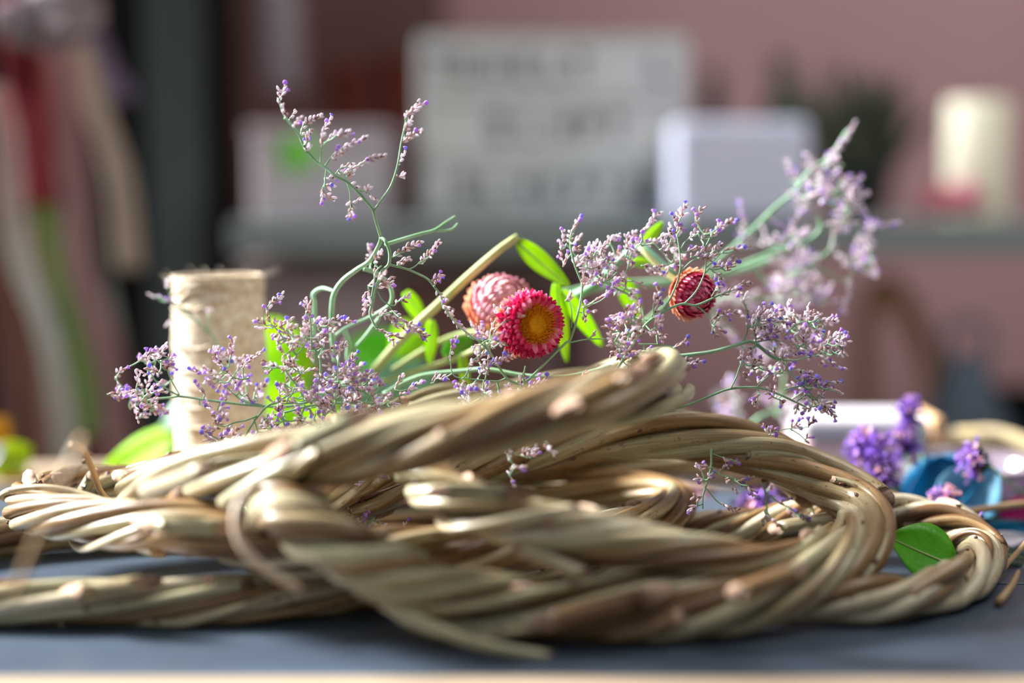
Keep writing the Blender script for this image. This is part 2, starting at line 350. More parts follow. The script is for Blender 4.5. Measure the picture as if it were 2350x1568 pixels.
twig('dry_twig', 'brown stem slanting up and right from the far right bend', [(2285, 1325, .70), (2320, 1285, .72), (2352, 1250, .74), (2400, 1200, .76)], .0017, 'grass', cat='stem', taper=.8)
twig('dry_twig', 'short broken stem lying right of the far right bend', [(2290, 1385, .665), (2322, 1345, .675), (2338, 1312, .69)], .0022, 'grass', cat='stem', taper=.4)

# ------------------------------------------------------------------ sea lavender
def spike(par, P0, P1, rg, blur=False, dens=1.0, pur=.2, tone=.5):
    """one scorpioid flower spike from P0 to P1"""
    d = P1 - P0; L = d.length
    if L < .002: return
    sag = Vector((rg.uniform(-1, 1), rg.uniform(-1, 1), rg.uniform(-.5, 1))) * L * .10
    axis = spline([P0, (P0 + P1) / 2 + sag, P1], n=5)
    mb = MB(); mb.tube(axis, [.00032] * len(axis), 4, 1)
    nb = max(3, int(L / .00125 * dens)); pp = MB()
    T = d.normalized(); side = T.orthogonal().normalized()
    side = Matrix.Rotation(rg.uniform(0, 6.28), 3, T) @ side
    for i in range(nb):
        u = (i + .5) / nb; x = u * (len(axis) - 1); a = int(x); p = axis[a].lerp(axis[min(a + 1, len(axis) - 1)], x - a)
        s_ = side if i % 2 else -side
        s_ = Matrix.Rotation(rg.uniform(-.8, .8), 3, T) @ s_
        dr = T * rg.uniform(.7, 1.3) + s_ * rg.uniform(.5, 1.0) * (1.1 - .5 * u)
        ln = rg.uniform(.0028, .0042) * (1.05 - .25 * u); r = rg.uniform(.00060, .00084)
        mb.bud(p, dr, ln, r, 0 if rg.random() < tone else 1)
        if rg.random() < .22: mb.bud(p, dr * .6 + T * .3, ln * .5, r * .9, 2)
        if rg.random() < pur * .62:
            e = p + dr.normalized() * ln * .75
            pp.bud(e, dr + Vector((rg.uniform(-.3, .3),) * 3), rg.uniform(.0016, .0026), rg.uniform(.0009, .0013), 0 if rg.random() < .75 else 1, 1 if rg.random() < .5 else 2)
    o = mb.build('flower_spike', [M['calyx'], M['calyxb'], M['budbrown']], par)
    if pp.v: pp.build('florets', [M['purple'], M['blue']], o)

def sprig(label, seed, Y, stems, spikes=(), clusters=(), ybase=0, stemmat='stem', bases=None, side=True, pur=.2, tone=.5, slope=0.0):
    """stems: [(points, radius mm)], points (x, y[, Y]); spikes (x0,y0,x1,y1); clusters (cx, cy, rx, ry, n, len px)"""
    rg = random.Random(seed)
    def A(p): return at(p[0], p[1], p[2] if len(p) > 2 else Y + slope * (p[0] - stems[0][0][0][0]) / 1000)
    S = []
    for pts, r in stems: S.append((spline([A(p) for p in pts], n=6), r / 1000))
    allp = [q for s, r in S for q in s]
    lo = min(allp, key=lambda p: p.z).copy()
    rt = root('sea_lavender_sprig', lo, label, 'flower sprig', 'sea lavender sprigs over the willow rings')
    mb = MB()
    for s, r in S:
        k = len(s); mb.tube(s, [r * (1 - .35 * i / k) for i in range(k)], 6)
    jobs = []
    for q in spikes:
        dy = rg.uniform(-.010, .010); yy = Y + slope * (q[0] - stems[0][0][0][0]) / 1000 + (q[4] if len(q) > 4 else 0)
        jobs.append((at(q[0], q[1], yy + dy), at(q[2], q[3], yy + dy + rg.uniform(-.006, .006))))
    for cx, cy, rx, ry, n, ln in clusters:
        yy = Y + slope * (cx - stems[0][0][0][0]) / 1000
        for i in range(n):
            a = rg.uniform(0, 6.28); rr = math.sqrt(rg.random()); x = cx + math.cos(a) * rx * rr; y = cy + math.sin(a) * ry * rr
            b = a if rg.random() < .6 else rg.uniform(0, 6.28); l = ln * rg.uniform(.6, 1.25)
            dx, dy_ = math.cos(b) * l, math.sin(b) * l - l * .35; d = yy + rg.uniform(-.016, .016)
            jobs.append((at(x - dx / 2, y - dy_ / 2, d), at(x + dx / 2, y + dy_ / 2, d + rg.uniform(-.006, .006))))
    net = list(allp)
    for P0, P1 in sorted(jobs, key=lambda j: min((j[0] - q).length for q in allp)):
        nq = min(net, key=lambda q: (P0 - q).length)
        g = (P0 - nq).length
        if g > .0015:
            mid = (P0 + nq) / 2 + Vector((rg.uniform(-.12, .12), rg.uniform(-.1, .1), rg.uniform(-.15, .02))) * g
            s = spline([nq, mid, P0], n=4); mb.tube(s, [.00042] * len(s), 5); net += s[2:]
        net.append(P0)
        spike(rt, P0, P1, rg, pur=pur, tone=tone)
    mb.build('stem', M[stemmat], rt)
    return rt

sprig('tall bare-stemmed sprig rising highest at upper left against the grey box', 1, .725, [
    ([(770, 830, .76), (762, 760, .757), (762, 704, .755), (768, 672, .752), (788, 643, .75), (819, 619, .745), (849, 598, .74), (870, 562, .733), (874, 545, .73)], 1.6),
    ([(874, 545, .73), (864, 511, .725), (856, 482, .722), (843, 465, .722), (820, 439, .722), (795, 416, .72), (770, 404, .72), (749, 387, .722), (726, 370, .724), (699, 338, .725), (687, 311, .725), (673, 292, .725), (655, 269, .725), (646, 249, .725), (640, 225, .725)], .85),
    ([(858, 484, .722), (880, 453, .722), (898, 425, .723), (912, 382, .724), (921, 329, .725), (928, 295, .725), (935, 260, .725)], .7),
    ([(884, 562, .74), (925, 549, .745), (966, 537, .75), (996, 529, .753), (1023, 511, .756), (1045, 497, .758)], 1.1),
    ([(996, 529, .753), (1020, 530, .755), (1038, 526, .757), (1051, 513, .758)], .9),
    ([(749, 387), (747, 405), (745, 430)], .45), ([(795, 416), (803, 440), (804, 465)], .45), ([(735, 375), (738, 345), (742, 310)], .4),
    ([(745, 382), (765, 355), (775, 345)], .45), ([(770, 400), (785, 385), (815, 385)], .4), ([(820, 436), (840, 440), (850, 448)], .35)],
    [(655, 269, 643, 238), (643, 240, 640, 208), (645, 222, 655, 200), (664, 275, 676, 256), (674, 292, 690, 270), (688, 312, 698, 283), (698, 283, 735, 266), (701, 350, 704, 318), (704, 325, 712, 300), (702, 345, 708, 335),
     (738, 335, 742, 300), (742, 300, 760, 270), (750, 325, 775, 308), (772, 310, 802, 303), (765, 362, 790, 335), (785, 340, 838, 318), (790, 352, 805, 330), (760, 365, 782, 350),
     (775, 392, 805, 378), (788, 400, 815, 384), (812, 388, 838, 372), (836, 372, 880, 360), (795, 410, 812, 396), (745, 408, 765, 408), (744, 425, 765, 428), (740, 432, 740, 455), (742, 442, 765, 456),
     (800, 425, 822, 433), (803, 462, 806, 498), (806, 466, 826, 459), (812, 480, 800, 496), (846, 446, 866, 460), (840, 442, 846, 432),
     (920, 327, 936, 312), (925, 325, 945, 318), (936, 312, 968, 302), (926, 300, 940, 283), (928, 290, 946, 272), (930, 272, 952, 250), (936, 262, 966, 240), (940, 255, 958, 234), (915, 378, 930, 352), (907, 405, 926, 403)],
    pur=.2, tone=.75)
sprig('drooping sprig with curled branches above the straw stem, left of the pink flowers', 2, .725, [
    ([(874, 545, .73), (884, 553), (894, 578), (892, 607), (876, 623), (868, 647), (860, 670), (855, 696), (849, 717), (855, 737), (864, 753)], .9),
    ([(892, 607), (915, 613), (937, 619), (960, 629), (982, 641), (998, 660), (1011, 678), (1017, 700), (1037, 731), (1058, 753), (1080, 770), (1100, 785), (1120, 805), (1132, 821), (1162, 867), (1190, 882)], .62),
    ([(835, 617, .745), (864, 627, .747), (890, 649, .75), (900, 674, .752), (896, 696, .755), (880, 711, .757), (843, 731, .76), (790, 755, .76), (757, 782, .76)], 1.3),
    ([(719, 770, .77), (722, 700, .765), (719, 675, .765), (740, 662, .763), (765, 668, .755)], 1.4),
    ([(870, 730, .765), (840, 770, .765), (812, 805, .765), (800, 850, .765)], 1.1),
    ([(790, 755, .76), (800, 790, .765), (800, 830, .77), (830, 890, .77)], 1.6),
    ([(866, 668), (878, 690), (892, 700), (900, 713)], .4), ([(892, 700), (905, 702), (910, 695)], .35), ([(937, 619), (952, 612), (963, 602)], .35), ([(892, 600), (900, 590)], .4), ([(876, 610), (862, 625), (858, 650), (849, 700)], .45)],
    [(852, 603, 848, 566, .02), (858, 602, 876, 580, .01), (860, 612, 862, 632), (901, 590, 930, 570), (925, 574, 962, 556), (912, 602, 938, 596), (914, 610, 935, 600), (963, 605, 982, 585), (980, 586, 1005, 556), (985, 590, 992, 582),
     (868, 640, 886, 628), (986, 645, 1010, 632), (998, 655, 1008, 640), (1002, 662, 1014, 680), (1012, 680, 1024, 690), (1016, 700, 1040, 712), (1022, 710, 1042, 735), (1035, 728, 1052, 745), (1055, 745, 1068, 760), (845, 655, 858, 648), (848, 668, 836, 682), (850, 682, 836, 700), (846, 700, 838, 716),
     (852, 700, 856, 712), (864, 662, 898, 640), (880, 652, 900, 650), (908, 698, 925, 685), (920, 690, 940, 676), (868, 728, 892, 716), (880, 722, 905, 738), (895, 716, 922, 735), (915, 728, 945, 755), (938, 752, 975, 775), (930, 742, 958, 748), (955, 758, 978, 770), (900, 742, 925, 752),
     (864, 755, 888, 765), (882, 762, 915, 776), (888, 770, 908, 786)], pur=.25, tone=.55)
sprig('far left sprig ending in a round purple cluster beside the twine spool', 3, .735, [
    ([(750, 905), (700, 925), (648, 934), (573, 930), (516, 924), (458, 916), (415, 910), (389, 913), (355, 916), (318, 924)], .85),
    ([(412, 908), (395, 900), (361, 878), (345, 855), (338, 835)], .55), ([(412, 907), (398, 881), (388, 860), (384, 845)], .45),
    ([(613, 933), (580, 925), (556, 920), (533, 901), (510, 880), (495, 868)], .5), ([(345, 812), (310, 835), (280, 850), (268, 870), (285, 890)], .4)],
    [(338, 840, 342, 812), (345, 815, 378, 795), (330, 830, 350, 805), (360, 825, 380, 800), (384, 850, 395, 830), (398, 870, 398, 835), (268, 872, 272, 895), (265, 865, 280, 850), (272, 895, 290, 900), (246, 905, 275, 915), (270, 912, 290, 900),
     (300, 915, 322, 905), (310, 930, 318, 965), (300, 940, 305, 920), (320, 960, 340, 950), (355, 930, 385, 945), (345, 945, 362, 950), (495, 868, 440, 852), (500, 860, 470, 845), (530, 815, 535, 780), (520, 825, 500, 800), (560, 840, 595, 812), (545, 850, 565, 828),
     (470, 905, 450, 885), (520, 925, 515, 900), (585, 900, 610, 880), (590, 920, 600, 905), (460, 930, 485, 935)],
    [(352, 835, 40, 30, 9, 24), (330, 890, 55, 38, 14, 24), (352, 925, 38, 26, 9, 22), (525, 855, 58, 42, 17, 26), (560, 900, 40, 24, 7, 22), (480, 945, 36, 18, 5, 20)], pur=.34, tone=.6, slope=.0)
sprig('low sprig forking down in front of the foot of the twine spool', 4, .725, [
    ([(700, 890, .73), (660, 908), (636, 924), (613, 933), (585, 965), (562, 1002), (541, 1030)], .7), ([(590, 955), (564, 965), (540, 970), (516, 979)], .55), ([(527, 982), (510, 1000), (498, 1016), (480, 1040)], .45),
    ([(583, 962), (590, 985), (592, 1000)], .5), ([(648, 955), (655, 985), (665, 1000)], .5)],
    [(498, 978, 490, 955), (500, 975, 512, 955), (505, 985, 470, 985), (530, 1010, 545, 985), (535, 1015, 552, 1000), (498, 1016, 475, 1010), (500, 1020, 510, 1000), (485, 1035, 470, 1042), (490, 1038, 505, 1035), (575, 1008, 590, 1000), (590, 1000, 578, 1012), (618, 985, 640, 992), (610, 975, 632, 972)],
    [(500, 1010, 26, 30, 6, 20), (640, 985, 36, 16, 8, 20)], pur=.34)
sprig('upright sprig with open brown branchlets to the right of the twine spool', 5, .722, [
    ([(745, 905, .735), (700, 900), (658, 855), (667, 846), (680, 815)], .7), ([(680, 815), (663, 795), (649, 775), (636, 757), (622, 745)], .55), ([(672, 764), (655, 757), (643, 753)], .4), ([(680, 815), (690, 805), (698, 793), (705, 775)], .45),
    ([(715, 800), (714, 762), (712, 735), (706, 715)], .5), ([(715, 795), (734, 766), (752, 748), (775, 740)], .45), ([(660, 850), (640, 845), (620, 845), (605, 842)], .4), ([(720, 900), (735, 860), (734, 820), (720, 800)], .8)],
    [(620, 742, 614, 712), (614, 712, 625, 690), (622, 695, 648, 676), (612, 748, 590, 735), (616, 752, 596, 752), (625, 755, 632, 735), (643, 752, 650, 738), (650, 740, 668, 732), (655, 757, 676, 750), (636, 792, 640, 775), (645, 790, 650, 785),
     (710, 735, 706, 710), (706, 712, 700, 688), (702, 720, 714, 695), (704, 742, 698, 730), (715, 748, 728, 732), (736, 748, 742, 732), (730, 755, 738, 745), (752, 748, 775, 730), (775, 740, 800, 736), (745, 765, 768, 757), (733, 785, 746, 780), (655, 815, 640, 800), (662, 810, 682, 795), (640, 845, 625, 835), (655, 848, 648, 825), (606, 842, 618, 838)],
    [(690, 775, 50, 22, 16, 22), (735, 800, 38, 22, 11, 22), (640, 835, 34, 20, 7, 20), (690, 850, 24, 30, 7, 24)], pur=.2, tone=.45)
sprig('dense bushy sprig of lilac heads lying behind the top ring at left', 6, .73, [
    ([(900, 935, .74), (840, 925), (780, 925), (720, 930), (660, 945), (620, 955)], .8), ([(790, 925), (780, 890), (775, 850), (778, 820)], .6), ([(840, 925), (855, 900), (868, 890)], .45), ([(880, 930), (900, 915), (915, 908)], .45), ([(903, 912), (908, 890), (915, 870)], .35),
    ([(700, 935), (690, 960), (700, 985)], .5), ([(720, 960), (735, 990), (745, 1010)], .5)],
    [(776, 830, 775, 800), (775, 805, 782, 782), (770, 815, 792, 792), (795, 850, 812, 815), (800, 840, 808, 820), (906, 895, 912, 880), (910, 880, 924, 862), (915, 908, 940, 892), (935, 895, 968, 876), (868, 892, 876, 876), (855, 900, 850, 880), (870, 905, 895, 910), (895, 935, 905, 930),
     (830, 868, 845, 858), (845, 868, 862, 862)],
    [(775, 862, 46, 36, 22, 26), (800, 880, 50, 30, 14, 24), (700, 920, 70, 34, 22, 24), (790, 925, 80, 26, 24, 24), (860, 925, 50, 22, 13, 22), (665, 890, 30, 30, 7, 24), (650, 960, 50, 20, 8, 22), (740, 975, 60, 14, 8, 20)], pur=.3, tone=.6)
sprig('central sprig forking below the magenta flower and trailing over the top ring', 7, .725, [
    ([(1230, 930, .73), (1195, 890), (1190, 882), (1162, 867), (1132, 821), (1119, 800), (1108, 780)], .75), ([(1162, 867), (1143, 875), (1110, 873), (1075, 869), (1041, 862), (1034, 828)], .45), ([(1142, 878), (1149, 910), (1167, 943)], .6), ([(1114, 871), (1121, 823), (1122, 800)], .4),
    ([(1194, 945), (1194, 890)], .5), ([(1075, 869), (1075, 845)], .35)],
    [(1034, 830, 1036, 790), (1036, 800, 1045, 775), (1000, 870, 1024, 866), (990, 880, 1002, 862), (1060, 870, 1065, 885), (1075, 848, 1085, 832), (1080, 835, 1110, 815), (1130, 835, 1160, 815), (1150, 830, 1180, 818), (1190, 895, 1200, 862), (1185, 920, 1195, 895), (1205, 905, 1230, 882), (1225, 900, 1245, 878), (1245, 890, 1285, 885),
     (1170, 940, 1195, 925), (1235, 925, 1255, 895), (1250, 915, 1285, 910), (1210, 930, 1220, 912), (1140, 945, 1150, 912), (1065, 930, 1080, 900), (1075, 945, 1065, 910), (1330, 870, 1345, 855)],
    [(1120, 775, 42, 40, 15, 24), (1150, 730, 55, 26, 9, 24), (1100, 830, 30, 26, 6, 22), (1110, 900, 56, 14, 11, 22), (1210, 900, 52, 28, 12, 22), (1080, 925, 24, 18, 4, 20)], pur=.25, tone=.65)
sprig('thin dark stemmed sprig rising right of the magenta flower in the middle', 8, .722, [
    ([(1200, 885), (1225, 860), (1251, 834), (1299, 787), (1306, 785), (1319, 751), (1327, 716), (1332, 694), (1336, 655), (1327, 629), (1319, 608), (1312, 581), (1309, 555), (1318, 530)], .7),
    ([(1306, 787), (1347, 779), (1390, 778)], .45), ([(1312, 753), (1312, 716), (1306, 694)], .35), ([(1325, 717), (1336, 718)], .3), ([(1353, 701), (1375, 692), (1395, 678)], .35), ([(1203, 882), (1202, 862), (1206, 840)], .6)],
    [(1309, 560, 1312, 530), (1312, 532, 1332, 502), (1313, 560, 1330, 545), (1314, 580, 1325, 568), (1318, 605, 1328, 590), (1306, 692, 1308, 676), (1298, 690, 1305, 680), (1336, 660, 1345, 645), (1336, 650, 1340, 640), (1340, 720, 1345, 735), (1345, 722, 1362, 715), (1340, 705, 1348, 698), (1365, 690, 1392, 676), (1392, 678, 1405, 664), (1355, 775, 1362, 765)],
    pur=.45, tone=.4)
sprig('tangle of pinkish heads between the magenta flower and the crimson bud', 9, .74, [
    ([(1470, 690, .75), (1440, 675), (1400, 655), (1370, 635), (1345, 618)], .7), ([(1432, 668), (1435, 640), (1438, 622), (1460, 612), (1480, 608)], .4), ([(1470, 690), (1476, 715), (1476, 740)], .6), ([(1400, 655), (1395, 620), (1410, 580)], .5), ([(1440, 620), (1450, 580), (1470, 560)], .5), ([(1345, 618), (1330, 600), (1300, 560)], .5)],
    [(1292, 600, 1288, 560), (1288, 570, 1292, 532), (1292, 612, 1300, 590), (1390, 565, 1402, 545), (1400, 558, 1422, 540), (1440, 575, 1440, 540), (1438, 585, 1445, 560), (1455, 564, 1475, 530), (1472, 535, 1490, 510), (1488, 512, 1512, 490), (1475, 565, 1505, 552), (1500, 558, 1530, 540), (1520, 570, 1528, 545), (1526, 575, 1552, 568), (1528, 590, 1530, 560), (1370, 575, 1388, 562), (1345, 590, 1350, 565), (1475, 610, 1512, 618), (1480, 615, 1520, 630), (1452, 645, 1475, 660)],
    [(1365, 585, 42, 30, 13, 24), (1350, 612, 30, 20, 6, 20), (1390, 600, 40, 28, 9, 22), (1440, 580, 30, 35, 9, 22), (1385, 645, 40, 26, 10, 24), (1440, 660, 40, 20, 8, 22), (1540, 600, 30, 22, 6, 22), (1545, 555, 20, 24, 5, 22)], pur=.22, tone=.75)
sprig('crisp fine-branched sprig spreading in front of the crimson bud', 10, .722, [
    ([(1400, 870, .725), (1425, 833), (1455, 785), (1481, 746), (1516, 720), (1544, 705), (1570, 697), (1596, 701), (1629, 688), (1650, 677)], .8),
    ([(1525, 709), (1548, 664), (1561, 620), (1560, 581), (1555, 547)], .55), ([(1560, 581), (1570, 558), (1585, 545)], .38), ([(1564, 623), (1585, 601), (1607, 592)], .38), ([(1572, 696), (1598, 668), (1616, 629), (1620, 594), (1614, 560)], .48), ([(1616, 629), (1629, 616)], .38), ([(1620, 615), (1640, 596), (1655, 580)], .38),
    ([(1618, 568), (1635, 536)], .38), ([(1633, 681), (1642, 665), (1648, 648)], .38), ([(1596, 701), (1612, 712), (1629, 730), (1635, 745)], .48), ([(1466, 790), (1510, 791), (1546, 796), (1560, 790)], .45), ([(1440, 820), (1448, 800), (1440, 785)], .4), ([(1430, 830), (1445, 840), (1490, 842)], .4), ([(1432, 868), (1436, 850), (1450, 825)], .35)],
    [(1555, 547, 1553, 520), (1556, 522, 1548, 500), (1555, 510, 1560, 485), (1558, 495, 1572, 472), (1562, 500, 1570, 492), (1560, 530, 1566, 520), (1581, 547, 1600, 532), (1602, 534, 1600, 505), (1598, 505, 1598, 492), (1600, 495, 1612, 480), (1612, 555, 1615, 535), (1616, 538, 1628, 532), (1633, 545, 1650, 520), (1640, 538, 1655, 525), (1650, 522, 1680, 504),
     (1575, 578, 1600, 568), (1585, 590, 1610, 585), (1605, 592, 1640, 586), (1598, 590, 1628, 570), (1630, 582, 1655, 565), (1660, 575, 1700, 570), (1690, 572, 1712, 565), (1640, 575, 1648, 562), (1632, 618, 1650, 605), (1640, 625, 1655, 640), (1655, 615, 1680, 592), (1650, 640, 1652, 668), (1665, 622, 1690, 600), (1648, 665, 1655, 655),
     (1655, 680, 1680, 668), (1675, 668, 1700, 655), (1700, 655, 1722, 650), (1690, 660, 1700, 672), (1632, 735, 1660, 722), (1655, 725, 1690, 718), (1634, 745, 1645, 768), (1640, 748, 1655, 758), (1635, 760, 1640, 775), (1546, 798, 1572, 783),
     (1500, 700, 1512, 662), (1498, 720, 1515, 690), (1490, 735, 1505, 720), (1500, 848, 1530, 838), (1530, 845, 1555, 836), (1555, 840, 1580, 825), (1570, 842, 1605, 830), (1545, 850, 1520, 856), (1420, 865, 1430, 850), (1425, 880, 1440, 868), (1478, 800, 1500, 812), (1488, 805, 1478, 825)],
    [(1425, 760, 40, 38, 15, 24), (1455, 735, 26, 26, 8, 22), (1500, 755, 24, 26, 8, 22), (1415, 790, 26, 24, 6, 20), (1452, 810, 20, 22, 5, 20), (1490, 855, 40, 14, 7, 20)], pur=.28, tone=.45)
sprig('long green-stemmed sprig reaching right into a pale dense head', 11, .735, [
    ([(880, 905, .76), (960, 865, .76), (1060, 852, .755), (1120, 848, .75), (1200, 862, .745), (1290, 866, .742), (1360, 852, .74), (1425, 833, .737), (1512, 822), (1580, 815), (1642, 806), (1707, 787), (1729, 786), (1768, 816), (1796, 830)], 1.45),
    ([(1705, 788), (1715, 760), (1715, 730), (1712, 700)], .5), ([(1796, 830), (1813, 855), (1838, 880)], .6), ([(1796, 849), (1815, 852), (1838, 846)], .4), ([(1780, 825), (1824, 827), (1852, 821), (1885, 815)], .5), ([(1729, 786), (1770, 780), (1800, 785)], .5), ([(1800, 775), (1820, 750), (1850, 735)], .45)],
    [(1715, 740, 1718, 715), (1714, 715, 1706, 690), (1706, 692, 1712, 675), (1720, 750, 1745, 735), (1740, 738, 1760, 715), (1735, 780, 1730, 760), (1742, 775, 1765, 770), (1765, 772, 1790, 785), (1785, 785, 1800, 800), (1795, 810, 1820, 800), (1800, 820, 1825, 815), (1728, 800, 1715, 800), (1708, 805, 1700, 825), (1735, 795, 1722, 812), (1880, 735, 1920, 735), (1890, 745, 1885, 770), (1925, 775, 1945, 785), (1880, 815, 1935, 845)],
    [(1735, 735, 34, 26, 13, 22), (1755, 762, 40, 22, 14, 22), (1800, 735, 42, 28, 14, 22), (1850, 740, 44, 28, 13, 22), (1850, 790, 40, 26, 12, 22), (1895, 805, 46, 34, 17, 24), (1910, 785, 26, 18, 5, 20), (1790, 820, 30, 18, 6, 20), (1790, 850, 34, 16, 7, 20), (1745, 840, 28, 18, 6, 20)], pur=.22, tone=.7)
sprig('low arching sprig rising right out of the ring into small purple tips', 12, .725, [
    ([(1500, 950, .73), (1560, 935), (1600, 922), (1640, 905), (1670, 894), (1712, 889), (1746, 891), (1782, 903), (1819, 920), (1850, 935)], .75),
    ([(1676, 894), (1690, 865), (1695, 849), (1704, 824)], .42), ([(1700, 840), (1720, 835), (1740, 840)], .38), ([(1736, 890), (1750, 875), (1765, 862)], .42), ([(1738, 892), (1740, 905), (1735, 925)], .38), ([(1800, 895), (1850, 885), (1900, 895), (1930, 905)], .45), ([(1838, 880), (1870, 915), (1900, 945)], .4),
    ([(1765, 998), (1790, 988), (1813, 984), (1845, 982), (1868, 968)], .3), ([(1813, 984), (1835, 998), (1850, 1012)], .3)],
    [(1700, 855, 1712, 868), (1705, 858, 1718, 862), (1704, 826, 1700, 815), (1725, 840, 1742, 825), (1745, 835, 1760, 850), (1738, 880, 1755, 865), (1740, 905, 1728, 922), (1732, 915, 1732, 935), (1845, 850, 1848, 875), (1850, 865, 1862, 855), (1855, 885, 1870, 870), (1865, 890, 1905, 880), (1905, 892, 1932, 905), (1885, 885, 1925, 878), (1820, 915, 1835, 905), (1830, 920, 1828, 945), (1850, 905, 1855, 925), (1860, 915, 1880, 930), (1875, 925, 1895, 945), (1890, 930, 1915, 955), (1880, 905, 1895, 925),
     (1765, 998, 1760, 980), (1768, 998, 1778, 985), (1815, 984, 1832, 965), (1822, 978, 1835, 975), (1855, 980, 1868, 966), (1845, 1012, 1855, 1005)],
    [(1875, 925, 28, 20, 9, 20), (1855, 880, 36, 14, 8, 20), (1785, 910, 22, 16, 4, 20)], pur=.42, tone=.5)
sprig('soft blurred sprig behind the long stem at right, pale and dense', 13, .85, [
    ([(1600, 700, .86), (1680, 680), (1760, 690), (1800, 690), (1850, 640)], 1.0), ([(1735, 620), (1760, 650), (1790, 680)], 1.2), ([(1640, 720), (1680, 760), (1700, 790)], 1.0), ([(1790, 680), (1790, 740), (1770, 790)], .8), ([(1700, 1000), (1740, 960), (1790, 930), (1800, 860)], 1.2)],
    [(1640, 700, 1690, 680), (1690, 690, 1740, 670), (1640, 735, 1690, 775), (1680, 770, 1705, 795)],
    [(1820, 620, 55, 26, 16, 34), (1830, 660, 60, 34, 20, 34), (1870, 685, 46, 22, 12, 34), (1790, 690, 30, 40, 10, 32), (1700, 690, 40, 22, 7, 30), (1790, 800, 50, 30, 7, 28), (1780, 930, 40, 34, 8, 32), (1680, 900, 26, 20, 5, 36), (1665, 950, 26, 22, 6, 36)], pur=.14, tone=.92)
sprig('soft blurred sprig reaching highest at upper right beside the black pot', 14, .84, [
    ([(1480, 740, .80), (1560, 670, .81), (1640, 604, .82), (1727, 528), (1778, 478), (1824, 439), (1860, 391), (1905, 360), (1945, 300)], 1.5),
    ([(1560, 650, .82), (1640, 630), (1693, 611), (1778, 579), (1847, 556), (1881, 528), (1878, 500)], 1.5), ([(1800, 640), (1860, 606), (1904, 574), (1915, 540)], .9), ([(1824, 439), (1870, 455), (1910, 470), (1940, 495), (1980, 540)], .8), ([(1881, 528), (1940, 510), (1985, 540), (2000, 590)], .8), ([(1840, 610), (1890, 620), (1920, 640)], .9)],
    [(1905, 365, 1930, 325), (1930, 325, 1962, 283), (1925, 345, 1945, 310), (1825, 415, 1808, 372), (1700, 540, 1705, 500), (1706, 505, 1700, 468), (1820, 540, 1830, 500), (1832, 500, 1835, 460), (1765, 500, 1800, 522), (1985, 530, 2020, 515), (2010, 520, 2062, 512), (1995, 560, 1985, 600), (1950, 640, 1948, 680), (1950, 670, 1940, 715), (1995, 590, 2012, 625), (1905, 575, 1925, 520), (1975, 470, 1995, 500), (1930, 420, 1975, 410)],
    [(1890, 380, 40, 34, 12, 34), (1880, 410, 46, 32, 13, 34), (1930, 430, 44, 34, 13, 34), (1950, 470, 40, 26, 11, 34), (1850, 455, 30, 22, 6, 32), (1760, 555, 50, 20, 8, 32), (1830, 545, 30, 20, 6, 32), (1990, 560, 30, 30, 9, 32), (1975, 610, 36, 28, 10, 32), (1940, 500, 30, 20, 6, 32), (1860, 600, 20, 18, 3, 32)], pur=.17, tone=.9)
sprig('small blurred sprig hanging in the gap below the top ring near the centre', 15, .69, [
    ([(1150, 1010), (1165, 1035), (1172, 1055), (1180, 1075)], .4), ([(1172, 1038), (1190, 1045), (1215, 1050)], .35), ([(1245, 1000), (1258, 1015), (1265, 1030)], .3)],
    [(1165, 1048, 1160, 1022), (1168, 1058, 1172, 1040), (1195, 1045, 1210, 1035), (1210, 1052, 1230, 1030), (1215, 1050, 1228, 1045), (1255, 1018, 1272, 1042), (1250, 1015, 1262, 1030), (1172, 1075, 1200, 1070), (1168, 1090, 1175, 1075), (1172, 1095, 1182, 1112)], pur=.22, tone=.8)
sprig('small crisp sprig hanging in front of the shaded rods inside the right loop', 16, .722, [
    ([(1632, 1030), (1632, 1072), (1622, 1110), (1613, 1140), (1613, 1168)], .6), ([(1632, 1072), (1650, 1088), (1680, 1098), (1700, 1105), (1720, 1130)], .45), ([(1622, 1122), (1640, 1145), (1655, 1158)], .4), ([(1635, 1042), (1665, 1052), (1700, 1062)], .3)],
    [(1612, 1085, 1600, 1070), (1628, 1075, 1618, 1070), (1616, 1100, 1602, 1098), (1625, 1100, 1628, 1092), (1610, 1140, 1592, 1140), (1600, 1160, 1582, 1168), (1652, 1085, 1660, 1070), (1662, 1075, 1685, 1065), (1690, 1105, 1715, 1100), (1708, 1105, 1725, 1098), (1715, 1115, 1730, 1138), (1680, 1110, 1690, 1128), (1655, 1155, 1672, 1165), (1665, 1160, 1692, 1172), (1660, 1050, 1668, 1062), (1680, 1055, 1690, 1065), (1665, 1100, 1672, 1105)], pur=.45, tone=.4)
sprig('second small sprig inside the right loop, reaching down to the dark lavender head', 17, .74, [
    ([(1735, 1068), (1750, 1105), (1758, 1150), (1762, 1195)], .65), ([(1757, 1130), (1785, 1152), (1810, 1165), (1830, 1180)], .5), ([(1860, 1125), (1862, 1150), (1870, 1185)], .35)],
    [(1755, 1125, 1765, 1100), (1765, 1112, 1785, 1090), (1762, 1128, 1778, 1118), (1760, 1165, 1765, 1190), (1758, 1180, 1752, 1198), (1768, 1190, 1782, 1205), (1790, 1158, 1800, 1150), (1805, 1165, 1820, 1180), (1830, 1185, 1850, 1185), (1840, 1180, 1852, 1195), (1860, 1128, 1868, 1145), (1858, 1165, 1872, 1155), (1862, 1175, 1875, 1192)], pur=.3, tone=.4)
